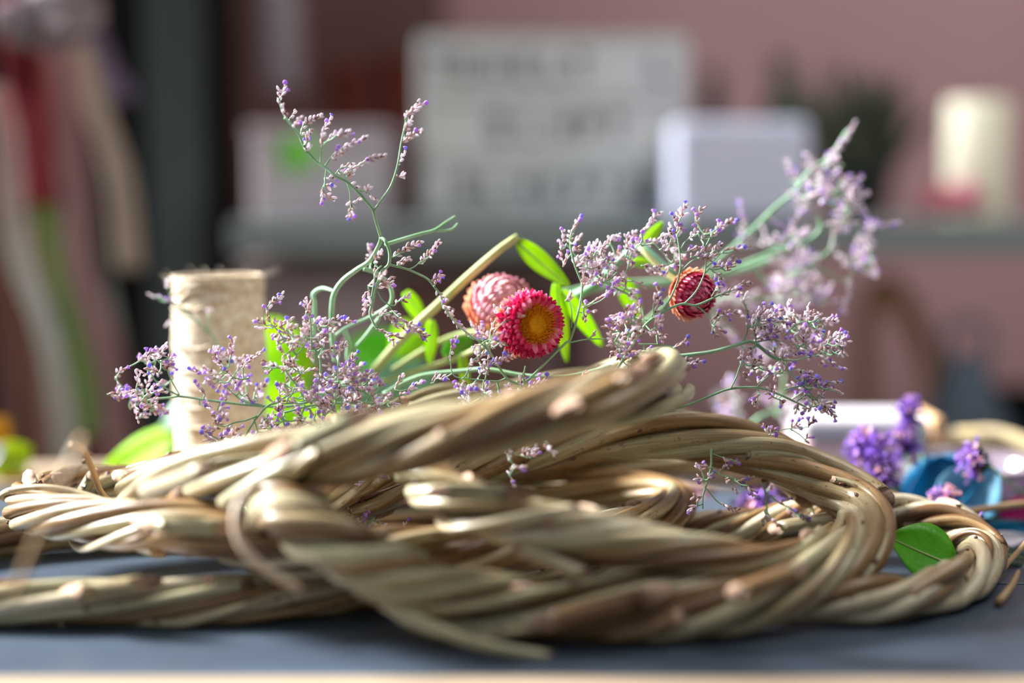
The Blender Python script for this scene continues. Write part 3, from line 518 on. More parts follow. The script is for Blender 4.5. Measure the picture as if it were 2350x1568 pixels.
sprig('fine sprig lying over the rods in the dark gap left of centre', 18, .715, [
    ([(860, 1040), (880, 1062), (895, 1085), (915, 1105)], .9), ([(915, 1065), (935, 1060), (885, 1085)], .6), ([(680, 1120), (700, 1130), (720, 1135)], .3), ([(790, 1085), (820, 1075)], .3), ([(800, 1075), (780, 1060)], .3)],
    [(840, 1058, 870, 1062), (850, 1050, 870, 1045), (905, 1075, 925, 1055), (920, 1062, 940, 1052), (872, 1080, 868, 1098), (878, 1085, 890, 1092), (890, 1085, 912, 1080), (795, 1085, 815, 1075), (815, 1078, 825, 1068), (745, 1125, 760, 1105), (735, 1118, 720, 1125), (740, 1105, 750, 1085), (755, 1095, 748, 1080), (752, 1115, 760, 1128), (700, 1135, 715, 1150), (925, 1105, 938, 1112), (678, 1138, 672, 1145), (825, 1105, 800, 1100), (840, 1108, 825, 1115)],
    [(890, 1080, 34, 20, 7, 18), (745, 1110, 26, 26, 6, 18)], pur=.25, tone=.6)
sprig('little crisp sprig with a violet tip low in the gap left of centre', 19, .715, [
    ([(860, 1190), (840, 1210), (815, 1230), (805, 1245)], .6), ([(870, 1195), (885, 1225)], .6), ([(815, 1230), (808, 1215), (802, 1200)], .35), ([(818, 1228), (840, 1238)], .35)],
    [(802, 1180, 812, 1160), (808, 1185, 800, 1170), (800, 1195, 806, 1178), (798, 1215, 800, 1200), (800, 1220, 815, 1215), (815, 1200, 835, 1185), (840, 1212, 860, 1200), (845, 1215, 835, 1205), (820, 1240, 855, 1228), (870, 1220, 880, 1210), (925, 1222, 930, 1202), (905, 1225, 915, 1215), (692, 1178, 705, 1170), (698, 1182, 715, 1182)], pur=.3, tone=.5)
sprig('bare blurred sprig with few buds crossing the upper left of the spool', 20, .79, [
    ([(520, 830), (490, 775), (455, 740), (420, 710), (385, 690), (352, 680)], .7), ([(478, 765), (478, 730), (483, 718)], .4), ([(440, 732), (415, 728), (390, 738)], .35), ([(400, 700), (388, 670), (385, 650)], .4)],
    [(362, 684, 348, 678), (380, 692, 366, 684), (395, 735, 386, 742), (480, 722, 485, 712), (400, 700, 392, 690), (386, 660, 384, 645)], pur=.05, tone=.7)
sprig('tiny spike peeking between rods left of the bright front bend', 21, .70, [([(568, 1172), (564, 1160), (562, 1148)], .3)], [(566, 1170, 560, 1140), (562, 1165, 568, 1146)], pur=.3, tone=.8)

# ------------------------------------------------------------------ strawflowers
def strawflower(label, px, py, Y, rad, axis, seed, openness=1.0, cols=('mag', 'pinkm', 'peach'), disc=True, stem=None):
    rg = random.Random(seed); c = at(px, py, Y); ax = Vector(axis).normalized()
    rt = root('strawflower', c - ax * rad * .8, label, 'flower', 'strawflowers lying among the sprigs')
    U = ax.orthogonal().normalized(); V = ax.cross(U)
    rows = 9
    brs = {k: MB() for k in range(rows)}
    for k in range(rows):
        f = k / (rows - 1)            # 0 inner .. 1 outermost, at the back of the head
        pol = (0.82 + 1.55 * f) if disc else (.18 + 2.1 * f)     # polar angle on the head
        n = int(19 + 11 * math.sin(min(pol, math.pi / 2)))
        for i in range(n):
            a = 2 * math.pi * (i + .5 * (k % 2)) / n + rg.uniform(-.05, .05)
            rd = U * math.cos(a) + V * math.sin(a)
            out = ax * math.cos(pol) + rd * math.sin(pol)
            p = c + Vector(out) * rad * (.62 if disc else .60)
            # bracts point forward and a little outward
            tang = (rd * math.cos(pol) - ax * math.sin(pol)) * -1.0
            if disc: d = ax * (.62 - .25 * f) + rd * (.95 * math.sin(pol) + .25) if f < .75 else tang * .2 + rd * .9 + ax * (-.25)
            else: d = tang * 1.0 + Vector(out) * (.34 + .1 * f)
            L = rad * rg.uniform(.50, .62) * (.8 + .3 * f) ; W = rad * .25 * (1 if f < .7 else 1.15)
            mi = 2 if f > .86 else (1 if (rg.random() < (.22 + .30 * f)) else 0)
            brs[k].petal(p - d.normalized() * L * .15, d, Vector(out), L, W, mi, curl=-.14 if disc else -.32, cup=-.5, nu=3, nv=4, tip=.2)
    for k in range(rows):
        o = brs[k].build('bract_whorl', [M[x] for x in cols], rt)
        if k > 7: o['label'] = 'pale papery outer bracts'
    if not disc:
        b = MB(); b.lathe(c, [(0.001, -rad * .75), (rad * .4, -rad * .55), (rad * .62, 0), (rad * .5, rad * .4), (rad * .1, rad * .62)], 20, 0, ax.to_track_quat('Z', 'Y').to_matrix()); b.build('bud_core', M[cols[0]], rt)
    if disc:
        b = MB(); Q = ax.to_track_quat('Z', 'Y').to_matrix()
        b.lathe(c, [(0.0004, -rad * .7), (rad * .5, -rad * .45), (rad * .60, 0), (rad * .52, rad * .42), (rad * .30, rad * .50), (.0002, rad * .46)], 24, 0, Q)
        b.build('disc', M['ochre'], rt)
        b = MB()
        for i in range(900):
            a = rg.uniform(0, 6.28); q = rad * rg.uniform(.27, .58); rd = U * math.cos(a) + V * math.sin(a)
            p = c + rd * q + ax * rad * (.46 - .1 * (q / rad)); d = ax * 1.0 + rd * rg.uniform(-.1, .9) * (q / rad) * 1.6 + Vector((rg.uniform(-.3, .3), rg.uniform(-.3, .3), rg.uniform(-.3, .3)))
            b.tube([p, p + d.normalized() * rad * rg.uniform(.10, .20)], [.00022, .00012], 4)
        b.build('stamens', M['orange'], rt)
    if stem:
        s = spline([at(*q) for q in stem], n=8); b = MB(); b.tube(s, [.0019 - .0005 * i / len(s) for i in range(len(s))], 8); b.build('stem', M['stemd'], rt)
    return rt
strawflower('open magenta strawflower with an orange centre, facing front right', 1216, 744, .722, .0172, (.46, -.88, .04), 5,
            stem=[(1190, 760, .735), (1120, 790, .76), (1040, 825, .785), (960, 850, .79), (870, 880, .80)])
strawflower('soft pale pink strawflower behind the magenta one', 1150, 712, .775, .0255, (.25, -.65, .65), 6, cols=('pink', 'pale', 'peach'), disc=False,
            stem=[(1120, 760, .79), (1050, 770, .80), (980, 800, .80), (900, 850, .80)])
strawflower('closed crimson strawflower bud at right, half hidden by fine sprigs', 1584, 674, .745, .0172, (.52, -.84, -.15), 8, cols=('magd', 'pinkm', 'peach'), disc=False,
            stem=[(1560, 650, .755), (1520, 620, .76), (1480, 580, .765), (1465, 565, .77)])

# straw stem, leaves
def leaf(name, label, p0, p1, W, m='lime', nrm=(.2, -1, .3), curl=.1, cup=.25, group='lime leaves behind the sprigs', vein=False, bend=None):
    a, b = at(*p0), at(*p1); d = b - a; mb = MB(); n = Vector(nrm)
    n = (n - d.normalized() * n.dot(d.normalized())).normalized()
    mb.petal(a, d, n, d.length, W, 0, curl=curl, cup=cup, nu=6, nv=12)
    rt = root(name, a, label, 'leaf', group)
    o = mb.build('blade', M[m], rt); so = o.modifiers.new('s', 'SOLIDIFY'); so.thickness = .0004
    v = MB(); v.tube([a + (b - a) * t + n * (curl * d.length * t * t + .0002) for t in [i / 10 for i in range(11)]], [.0006 - .0004 * i / 10 for i in range(11)], 5)
    v.build('midrib', M['stemd'], rt)
    return rt
def stalk(label, pts, r, m='stemd'):
    P = spline([at(*p) for p in pts], step=.005); mb = MB(); mb.tube(P, [r * (1.05 - .2 * i / len(P)) for i in range(len(P))], 10, 0, capmi=1)
    o = mb.build('flower_stalk', [M[m], M['cut']], None, loc=min(P, key=lambda p: p.z).copy()); tag(o, label, 'stem', 'bare stalks behind the sprigs'); return o
stalk('straw coloured stalk slanting up to a cut end above the pink flower', [(860, 850, .80), (930, 770, .79), (1000, 705, .785), (1080, 630, .78), (1150, 570, .775), (1190, 543, .775)], .0026)
stalk('seafoam green stalk bent like an elbow behind the tangle of heads', [(1300, 690, .80), (1370, 650, .79), (1430, 590, .78), (1470, 568, .775), (1510, 600, .77), (1550, 635, .765)], .0027, 'stemb')
stalk('straight green stalk lying behind the magenta flower toward the right', [(1290, 675, .82), (1400, 655, .83), (1550, 645, .84), (1700, 620, .85), (1780, 590, .86)], .0022, 'stem')
for (lb, a, b, W, mm, cu) in [
    ('lime leaf arching down from the cut stalk end to the right', (1188, 556, .775), (1300, 660, .775), .012, 'lime', .12),
    ('lime leaf pointing straight down behind the magenta flower', (1275, 650, .78), (1298, 830, .78), .009, 'lime', .05),
    ('lime leaf pointing down right past the magenta flower', (1290, 670, .78), (1385, 795, .785), .010, 'lime', -.05),
    ('small lime leaf curling up above the tangle of heads', (1480, 560, .79), (1520, 510, .79), .006, 'lime', .2),
    ('lime leaf hanging below the tangle of heads left of the bud', (1425, 640, .79), (1465, 735, .79), .012, 'lime', .1),
    ('narrow lime leaf hanging left of the pink flower', (930, 670, .80), (975, 745, .80), .009, 'lime', .1),
    ('lime leaf pointing down under the straw stalk', (990, 735, .79), (985, 835, .79), .008, 'lime', .1),
    ('lime leaf tucked below the pink flower', (1020, 820, .79), (1085, 780, .79), .013, 'leafg', .1),
    ('bright green leaf hanging under the trailing stems at centre', (1060, 810, .78), (1072, 905, .78), .006, 'lime', .1),
    ('yellow green leaf behind the spool, right side, upper', (700, 775, .93), (590, 860, .93), .050, 'lime', .1),
    ('yellow green leaf glowing right of the spool, lower', (700, 930, .93), (585, 880, .93), .050, 'lime', .1),
    ('green leaf behind the dense head, centre left', (945, 850, .95), (810, 790, .95), .040, 'leafg', .1),
    ('small lime leaf behind the dense head under the straw stalk', (970, 760, .92), (905, 810, .92), .026, 'lime', .1),
    ('broad lime leaf low behind the dense head', (800, 990, .95), (600, 985, .95), .045, 'lime', .05),
    ('pale green leaf low behind the trailing stems', (1000, 890, .92), (840, 860, .92), .030, 'stemb', .1),
    ('tiny yellow leaf above the crimson bud', (1450, 600, .79), (1500, 608, .79), .006, 'lime', .1),
    ('seafoam leaf lying behind the lower right of the dense head', (940, 900, .86), (800, 935, .86), .018, 'stemb', .1),
]:
    leaf('lime_leaf', lb, a, b, W, mm, curl=cu)
leaf('green_leaf', 'crisp fresh green leaf lying inside the far right bend', (2186, 1298, .70), (2040, 1240, .70), .034, 'leafg', (0, -.75, .65), .06, .15, 'broad green leaves')
leaf('green_leaf', 'blurred pale green leaf left of the twine spool foot', (400, 1010, .90), (255, 1090, .90), .030, 'lime', (0, -.6, .8), .1, .3, 'broad green leaves')
leaf('green_leaf', 'blurred bright green leaf just left of the spool', (440, 960, .92), (330, 1030, .92), .016, 'leafg', (-.3, -.6, .8), .1, .3, 'broad green leaves')
leaf('green_leaf', 'soft sea green leaf peeking out left of the spool middle', (440, 930, .92), (385, 990, .92), .022, 'stemb', (-.3, -.6, .8), .1, .3, 'broad green leaves')
leaf('dark_leaf', 'dark green leaf right of the far bend, upper', (2250, 1262, .74), (2370, 1285, .76), .022, 'leafd', (0, -.5, .9), 0, .1, 'dark leaves at the right edge')
leaf('dark_leaf', 'dark green leaf right of the far bend, lower', (2200, 1330, .72), (2380, 1320, .76), .030, 'leafd', (0, -.5, .9), 0, .1, 'dark leaves at the right edge')

# ------------------------------------------------------------------ verbena and lavender heads
def tuft(label, px, py, Y, rx, rz, seed, n=90, cols=('verb', 'purple', 'pale'), green=False, stem=None, dark=.2, cat='flower', petals=True):
    rg = random.Random(seed); c = at(px, py, Y)
    rt = root('verbena_head', c - Vector((0, 0, rz)), label, cat, 'purple verbena heads')
    b = MB(); core = MB()
    core.lathe(c, [(.0003, -rz * .8), (rx * .40, -rz * .5), (rx * .50, 0), (rx * .40, rz * .5), (.0003, rz * .6)], 12)
    core.build('flower_core', M['verbd'], rt)
    for i in range(n):
        u = rg.uniform(-1, 1); a = rg.uniform(0, 6.28); s_ = math.sqrt(1 - u * u); d = Vector((s_ * math.cos(a), s_ * math.sin(a), u))
        if green and (d.x > .2): 
            p = c + Vector((d.x * rx * .5, d.y * rx * .5, d.z * rz * .5)); core_b = p
            b.bud(p, d, rx * .35, rx * .09, 3); continue
        k_ = rg.uniform(.35, .95); p = c + Vector((d.x * rx * k_, d.y * rx * k_, d.z * rz * k_)); mi = rg.choices((0, 1, 2), (.6, .25, .15))[0]
        b.tube([c + (p - c) * .5, p + d * rx * .25], [.0004, .0006], 4, 4 if rg.random() < dark else mi)
        e = p + d * rx * .25
        for q in range(4 if rg.random() > dark * .5 else 1):
            N = Matrix.Rotation(q * 1.57 + a, 3, d) @ d.orthogonal().normalized()
            b.petal(e, N + d * .6, d, rx * .30, rx * .15, mi, nu=2, nv=3, cup=.1, curl=.1)
    b.build('florets', [M[x] for x in cols] + [M['leafd'] if green else M['verbd'], M['verbd']], rt)
    S0 = [at(*q) for q in stem] if stem else [c, c + Vector((rg.uniform(.004, .012), .012, -rz * 1.4)), Vector((c.x + rg.uniform(.01, .02), c.y + .03, max(TZ + .002, c.z - .08)))]
    if rx > .004:
        s = spline(S0, n=6); m_ = MB(); m_.tube(s, .0009, 6); m_.build('stem', M['stem'], rt)
    return rt
tuft('tall purple verbena head standing highest at lower right', 2086, 950, .83, .0075, .011, 1, 80)
tuft('purple verbena head directly under the tallest one', 2075, 1015, .83, .0088, .011, 2, 80)
tuft('dark centred violet verbena head left of the tallest', 1995, 1030, .81, .012, .012, 3, 120, dark=.7)
tuft('deep violet verbena head tucked behind the right loop', 2030, 1085, .80, .009, .010, 4, 90, dark=.8)
tuft('lilac verbena head with a green base above the teal petal', 2238, 1058, .79, .0098, .011, 5, 90, green=True, stem=[(2262, 1062, .79), (2300, 1095, .80), (2370, 1150, .82)])
tuft('small pinkish verbena head in front of the teal petal', 2166, 1143, .775, .0075, .006, 6, 60, cols=('pink', 'purple', 'pale'), stem=[(2172, 1150, .775), (2195, 1180, .78), (2240, 1210, .78)])
tuft('blurred violet head lying inside the right loop', 1745, 1172, .80, .014, .010, 7, 110, dark=.5)
tuft('tiny purple floret by the far right bend', 2252, 1195, .745, .003, .005, 8, 14)

# ------------------------------------------------------------------ daisy behind the long stem
def daisy(label, px, py, Y, rad, seed):
    rg = random.Random(seed); c = at(px, py, Y); rt = root('white_daisy', c, label, 'flower', 'blurred white flowers behind the ring')
    ax = Vector((.1, -.8, .6)).normalized(); U = ax.orthogonal().normalized(); V = ax.cross(U)
    for i in range(11):
        a = 6.283 * i / 11; d = U * math.cos(a) + V * math.sin(a); b = MB(); b.petal(c + d * rad * .2, d, ax, rad * .8, rad * .42, 0, nu=3, nv=5); b.build('petal', M['white'], rt)
    b = MB(); b.lathe(c, [(.0003, rad * .18), (rad * .2, rad * .12), (rad * .28, 0)], 12, 0, ax.to_track_quat('Z', 'Y').to_matrix()); b.build('disc', M['orange'], rt)
daisy('blurred white daisy with yellow centre behind the top ring, upper', 1660, 922, .90, .010, 1)
daisy('blurred white daisy with yellow centre, the lower of the pair', 1674, 962, .91, .009, 2)

# ------------------------------------------------------------------ twine spool
def twine_mat():
    m = bpy.data.materials.new('jute_twine'); m.use_nodes = True; n = m.node_tree; L = n.links; b = n.nodes['Principled BSDF']
    b.inputs['Roughness'].default_value = .85; b.inputs['Specular IOR Level'].default_value = .2
    co = n.nodes.new('ShaderNodeTexCoord'); no = n.nodes.new('ShaderNodeTexNoise'); no.inputs['Scale'].default_value = 260; L.new(co.outputs['Object'], no.inputs['Vector'])
    rp = n.nodes.new('ShaderNodeValToRGB'); rp.color_ramp.elements[0].color = lin((.78, .69, .57)); rp.color_ramp.elements[1].color = lin((.93, .88, .80))
    rp.color_ramp.elements[0].position = .3; rp.color_ramp.elements[1].position = .7
    L.new(no.outputs['Fac'], rp.inputs[0]); L.new(rp.outputs[0], b.inputs['Base Color']); return m
M['twine'] = twine_mat()
def spool():
    Y = .835; yb = 469 + .192 * F / Y
    base = at(508, 1000, Y); base.z = TZ; H = at(508, 636, Y).z - TZ; Rd = 104 * Y / F
    rt = root('twine_spool', base, 'cream twine spool standing upright on the boards behind the left rings', 'twine')
    b = MB(); b.lathe(base, [(.0, .001), (Rd * .93, .001), (Rd * .96, .01), (Rd * .985, H * .5), (Rd * .97, H - .004), (Rd * .90, H - .001), (Rd * .45, H - .002), (Rd * .42, H - .03)], 48); b.build('wound_body', M['twine'], rt)
    b = MB(); rg = random.Random(3)
    for k in range(13):     # slanted windings
        z0 = H * (k - 1.2) / 13; pts = []; sl = .030
        for i in range(61):
            a = 2 * math.pi * i / 60; z = z0 + H * .10 + sl * math.sin(a + .4)
            rr = Rd * (.985 + .02 * math.sin(a * 3 + k))
            if z < .003 or z > H - .003:
                if len(pts) > 2: b.tube(pts, .0011, 5)
                pts = []; continue
            pts.append(base + Vector((rr * math.cos(a), rr * math.sin(a), z)))
        if len(pts) > 2: b.tube(pts, .0011, 5)
    for k in range(60):
        z0 = rg.uniform(.002, H - .004); a0 = rg.uniform(0, 6.28); ln = rg.uniform(.8, 3); sl = rg.uniform(-.03, .03); pts = []
        for i in range(14):
            a = a0 + ln * i / 13; z = min(max(z0 + sl * i / 13, .003), H - .002); pts.append(base + Vector((Rd * .99 * math.cos(a), Rd * .99 * math.sin(a), z)))
        b.tube(pts, .0009, 5)
    for q in range(5):
        pts = [base + Vector((Rd * (.97 + .02 * math.sin(i + q)) * math.cos(i / 30 * 6.283), Rd * (.97 + .02 * math.sin(i + q)) * math.sin(i / 30 * 6.283), H - .006 + .0016 * q)) for i in range(31)]
        b.tube(pts, .0011, 5)
    b.build('twine_windings', M['twine'], rt)
    b = MB()
    for k in range(90):
        a = rg.uniform(0, 6.28); z = H - abs(rg.gauss(0, .004)) if k < 55 else rg.uniform(0, H); d = Vector((math.cos(a), math.sin(a), 0))
        p = base + d * Rd * .98 + Vector((0, 0, z)); q = p + (d * rg.uniform(.2, 1) + Vector((rg.uniform(-.6, .6), rg.uniform(-.6, .6), rg.uniform(0, 1)))) * rg.uniform(.003, .010)
        b.tube([p, (p + q) / 2 + Vector((0, 0, .001)), q], .00013, 3)
    tag_ = b.build('loose_fibres', M['twine'], rt); tag_['kind'] = 'stuff'
spool()

# ------------------------------------------------------------------ table
M['slate'] = mat('slate_paint', (.24, .28, .33), .40, .5, (.28, .33, .38), 30, bump=.25, bscale=900, stretch=(.3, 1, 1))
M['pinewood'] = mat('pale_wood', (.66, .58, .48), .6, .3, (.60, .52, .43), 14, stretch=(.2, 3, 3))
def gy(py): return (CZ - TZ) / math.tan(math.atan((py - 784) / F) + TH)
def table():
    yf, yg, yb = gy(1552), gy(1340), gy(1122)
    rt = root('work_table', (0.05, (yf + yb) / 2, 0), 'low grey boarded table with a pale wood rim under the willow pile', 'table')
    ed = [yf, yg - .0012, yg + .0012, (yg + yb) / 2 - .001, (yg + yb) / 2 + .001, yb]
    for i in range(3):
        b = MB(); b.box(-.62, .72, ed[2 * i], ed[2 * i + 1], TZ - .022, TZ); bevel(b.build('table_board', M['slate'], rt, smooth=False), .0012)
    b = MB(); b.box(-.64, .74, yf - .022, yf - .0006, TZ - .05, TZ + .001); bevel(b.build('front_rim', M['pinewood'], rt, smooth=False), .003)
    b = MB(); b.box(-.64, .74, yb + .0006, gy(1072), TZ - .05, TZ + .004); bevel(b.build('back_rim', M['pinewood'], rt, smooth=False), .003)
    for x in (-.64, .722):
        b = MB(); b.box(x, x + .018, yf, yb, TZ - .05, TZ + .001); bevel(b.build('side_rim', M['pinewood'], rt, smooth=False), .002)
    for x in (-.60, .66):
        for y in (yf + .01, yb - .05):
            b = MB(); b.box(x, x + .05, y, y + .05, 0, TZ - .0225); bevel(b.build('leg', M['pinewood'], rt, smooth=False), .003)
table()

# ------------------------------------------------------------------ things at the back of the table, right
M['tan'] = mat('tan_leather', (.86, .70, .52), .55, .3, (.80, .64, .46), 60)
M['pinkish'] = mat('blush_card', (.90, .78, .78), .7, .2, (.86, .72, .72), 30)
M['teal'] = mat('teal_petal', (.04, .42, .58), .5, .3, (.10, .55, .72), 60, trans=.25)
M['skyp'] = mat('sky_petal', (.62, .84, .93), .5, .3, (.40, .72, .86), 60, trans=.3)
M['hotpink'] = mat('hot_pink_petal', (.88, .22, .60), .5, .3, (.80, .12, .45), 80, trans=.3)
M['blush'] = mat('blush_petal', (.92, .80, .84), .5, .3, (.88, .72, .76), 60, trans=.3)
def tray():
    a = at(1842, 1040, .94); b_ = at(2150, 1040, .94); z1 = at(2000, 962, .94).z; zc = at(2000, 1012, .94).z
    rt = root('enamel_box', ((a.x + b_.x) / 2, 1.0, TZ), 'white box with tan edge straps behind the purple verbena', 'box')
    m = MB(); m.box(a.x, b_.x, .94, 1.0, TZ + .0045, zc - .0006); bevel(m.build('box_body', M['pinkish'], rt, smooth=False), .004, 3)
    m = MB(); m.box(a.x - .001, b_.x + .001, .938, 1.002, zc, z1); bevel(m.build('lid', M['white'], rt, smooth=False), .006, 4)
    m = MB(); m.box(b_.x - .006, b_.x + .004, .934, 1.004, TZ + .0045, z1 + .002); bevel(m.build('edge_strap', M['tan'], rt, smooth=False), .004, 3)
tray()
def hoop(name, label, ctrl, r, m, cat='wreath'):
    P = spline([at(*c) for c in ctrl], n=8); lo = min(P, key=lambda p: p.z).copy(); b = MB()
    for q in range(5):
        b.tube([p + Vector((0, math.cos(q * 1.257 + i * .12), math.sin(q * 1.257 + i * .12))) * r * .55 for i, p in enumerate(P)], r * .5, 8)
    return tag(b.build(name, M[m], None, loc=lo), label, cat)
M['palewillow'] = mat('pale_willow', (.84, .76, .62), .5, .4, (.78, .70, .50), 60)
hoop('wicker_hoop', 'blurred pale wicker hoop lying behind the glass bowl at the right edge', [(2110, 1070, .99), (2160, 1030, .985), (2230, 1014, .98), (2300, 1018, .98), (2380, 1042, .97), (2440, 1075, .96)], .0105, 'palewillow')
def glass_mat():
    m = bpy.data.materials.new('lilac_glass'); m.use_nodes = True; b = m.node_tree.nodes['Principled BSDF']
    b.inputs['Base Color'].default_value = lin((.66, .60, .66)); b.inputs['Roughness'].default_value = .12; b.inputs['Transmission Weight'].default_value = .6; b.inputs['IOR'].default_value = 1.4
    return m
M['glass'] = glass_mat()
def bowl():
    c = at(2215, 1150, .885); c.z = TZ; H = at(2215, 1056, .885).z - TZ
    rt = root('glass_bowl', c, 'lilac glass bowl behind the far right bend holding teal petals', 'bowl'); R0 = .048
    b = MB(); b.lathe(c, [(0, .001), (.022, .001), (.036, .012), (R0, H * .85), (R0 + .001, H), (R0 - .002, H), (R0 - .003, H * .8), (.033, .014), (.02, .004), (0, .004)], 40); b.build('bowl_shell', M['glass'], rt)
bowl()
def bigpetal(name, label, p0, p1, W, m, nrm, curl, cup, group='large dyed petals at the right'):
    a, b_ = at(*p0), at(*p1); d = b_ - a; n = Vector(nrm); b = MB(); b.petal(a, d, (n - d.normalized() * n.dot(d.normalized())).normalized(), d.length, W, 0, curl=curl, cup=cup, nu=8, nv=12)
    o = b.build(name, M[m], None, loc=a); so = o.modifiers.new('s', 'SOLIDIFY'); so.thickness = .0006; return tag(o, label, 'petal', group)
bigpetal('dyed_petal', 'deep teal petal standing up behind the small pinkish head', (2160, 1195, .835), (2120, 1052, .84), .052, 'teal', (.3, -1, .2), .1, .5)
bigpetal('dyed_petal', 'teal petal folded over toward the right', (2090, 1165, .83), (2262, 1070, .825), .040, 'teal', (0, -.6, .8), .05, .4)
bigpetal('dyed_petal', 'pale sky blue petal curling up at the right of the teal ones', (2180, 1190, .815), (2280, 1085, .82), .036, 'skyp', (-.5, -.9, .2), .25, .6)
bigpetal('dyed_petal', 'sky blue petal tip lying under the brown stem', (2195, 1178, .80), (2262, 1205, .80), .012, 'skyp', (0, -.8, .6), .1, .3)
bigpetal('dyed_petal', 'teal strip petal lying at the right edge under the stems', (2240, 1222, .79), (2390, 1215, .80), .012, 'teal', (0, -.8, .6), .02, .2)
bigpetal('dyed_petal', 'hot pink petal at the right edge', (2300, 1200, .82), (2400, 1150, .82), .018, 'hotpink', (0, -.9, .4), .05, .4)
bigpetal('dyed_petal', 'white petal lying among dark leaves at the right edge', (2262, 1245, .775), (2350, 1238, .785), .010, 'white', (0, -.8, .6), .1, .4)
bigpetal('blush_petal', 'blush pink petal lying inside the rings right of centre', (1290, 1118, .85), (1640, 1135, .85), .020, 'blush', (.1, -.75, .65), .0, .3, 'petals inside the rings')
bigpetal('blush_petal', 'seafoam strip lying inside the rings at centre', (1040, 1092, .88), (1300, 1098, .88), .016, 'stemb', (.1, -.75, .65), .0, .3, 'petals inside the rings')  # flat seafoam coloured strip low among the rods
bigpetal('yellow_petal', 'yellow petal under the little heads left of centre', (770, 1105, .76), (665, 1140, .76), .010, 'orange', (0, -.8, .5), .05, .3, 'petals inside the rings')

# left edge: blurred lemon-lime and ochre things
M['yel'] = mat('lemon_petal', (.84, .90, .16), .5, .3, (.76, .84, .20), 60, trans=.4)
M['ochref'] = mat('ochre_petal', (.85, .62, .12), .6, .3, (.70, .50, .15), 60, trans=.2)
bigpetal('lemon_petal', 'blurred lemon yellow petal at the left edge', (-5, 1075, .97), (78, 1028, .97), .026, 'yel', (.2, -1, .3), .1, .5, 'yellow petals at the left edge')
bigpetal('lemon_petal', 'blurred lemon yellow petal lying lowest at the left edge', (-60, 1070, .965), (72, 1062, .965), .018, 'yel', (.2, -1, .3), .1, .3, 'yellow petals at the left edge')
bigpetal('ochre_petal', 'blurred ochre petal above the lemon ones at the left edge', (-20, 1040, 1.0), (18, 955, 1.0), .022, 'ochref', (.2, -1, .3), .1, .5, 'yellow petals at the left edge')
bigpetal('ochre_petal', 'ochre leaf lying on the back rim at left', (0, 1100, .96), (90, 1098, .96), .010, 'ochref', (0, -.5, .9), .05, .2, 'yellow petals at the left edge')
bigpetal('white_petal', 'blue white petal cut by the left edge of the frame', (-40, 1062, .955), (14, 1030, .955), .016, 'white', (-.6, -1, .3), .1, .5, 'yellow petals at the left edge')
bigpetal('ochre_petal', 'ochre leaf beside the green leaf left of the spool', (240, 1085, .97), (300, 1062, .97), .010, 'ochref', (0, -.6, .8), .05, .2, 'yellow petals at the left edge')

# ------------------------------------------------------------------ background
M['wallpink'] = mat('mauve_plaster', (.80, .64, .64), .9, .1, (.76, .60, .60), 1.5, stretch=(1, 1, .3))
M['floor'] = mat('concrete', (.40, .37, .36), .9, .1, (.34, .32, .31), 3)
M['black'] = mat('backdrop_black', (.09, .09, .09), .8, .15, (.07, .07, .07), 4)
M['post'] = mat('grey_green_steel', (.27, .31, .30), .7, .2, (.25, .28, .28), 4)
M['shelf'] = mat('shelf_paint', (.52, .56, .56), .6, .3, (.48, .52, .51), 4)
M['hutch'] = mat('hutch_brown', (.46, .35, .33), .85, .1, (.40, .28, .26), 3)
M['cab'] = mat('cabinet_umber', (.66, .60, .61), .85, .1, (.52, .44, .45), 3)
M['copper'] = mat('terracotta_dark', (.42, .18, .12), .7, .2, (.34, .13, .09), 12)
M['boxgrey'] = mat('blush_grey_card', (.78, .72, .74), .8, .1, (.74, .70, .72), 6)
M['sign'] = mat('sign_face', (.84, .83, .81), .7, .2, (.80, .82, .84), 3)
M['signframe'] = mat('sign_frame', (.74, .75, .74), .5, .3)
M['letter'] = mat('letter_black', (.16, .16, .18), .6, .2)
M['lilac'] = mat('lilac_card', (.86, .87, .95), .8, .1, (.82, .84, .92), 4)
M['wax'] = mat('cream_wax', (.96, .94, .84), .5, .4, (.94, .92, .80), 8)
M['pinkflower'] = mat('pink_cloth', (.95, .56, .62), .8, .1, (.90, .66, .74), 20)
M['plant'] = mat('murky_green', (.36, .38, .32), .8, .2, (.30, .33, .28), 8)
M['potblack'] = mat('black_glaze', (.12, .15, .14), .5, .4)
M['greendot'] = mat('bokeh_green', (.50, .85, .30), .4, .4, (.45, .80, .28), 8)
M['bluegrey'] = mat('slate_cloth', (.36, .42, .48), .8, .2, (.30, .34, .38), 5)
M['clearpale'] = mat('pale_bottle', (.56, .52, .54), .5, .3, (.50, .46, .48), 5)
def px_x(px, Y): return at(px, 469, Y).x
def px_z(py, Y): return at(1175, py, Y).z
def struct(name, mb, m):
    o = mb.build(name, M[m], None, smooth=False); o['kind'] = 'structure'; return o
b = MB(); b.box(-2.2, 2.6, 2.3, 2.4, 0, 2.6); struct('wall_back', b, 'wallpink')
b = MB(); b.box(-2.2, 2.6, -1.0, 2.3, -.05, 0); struct('floor', b, 'floor')

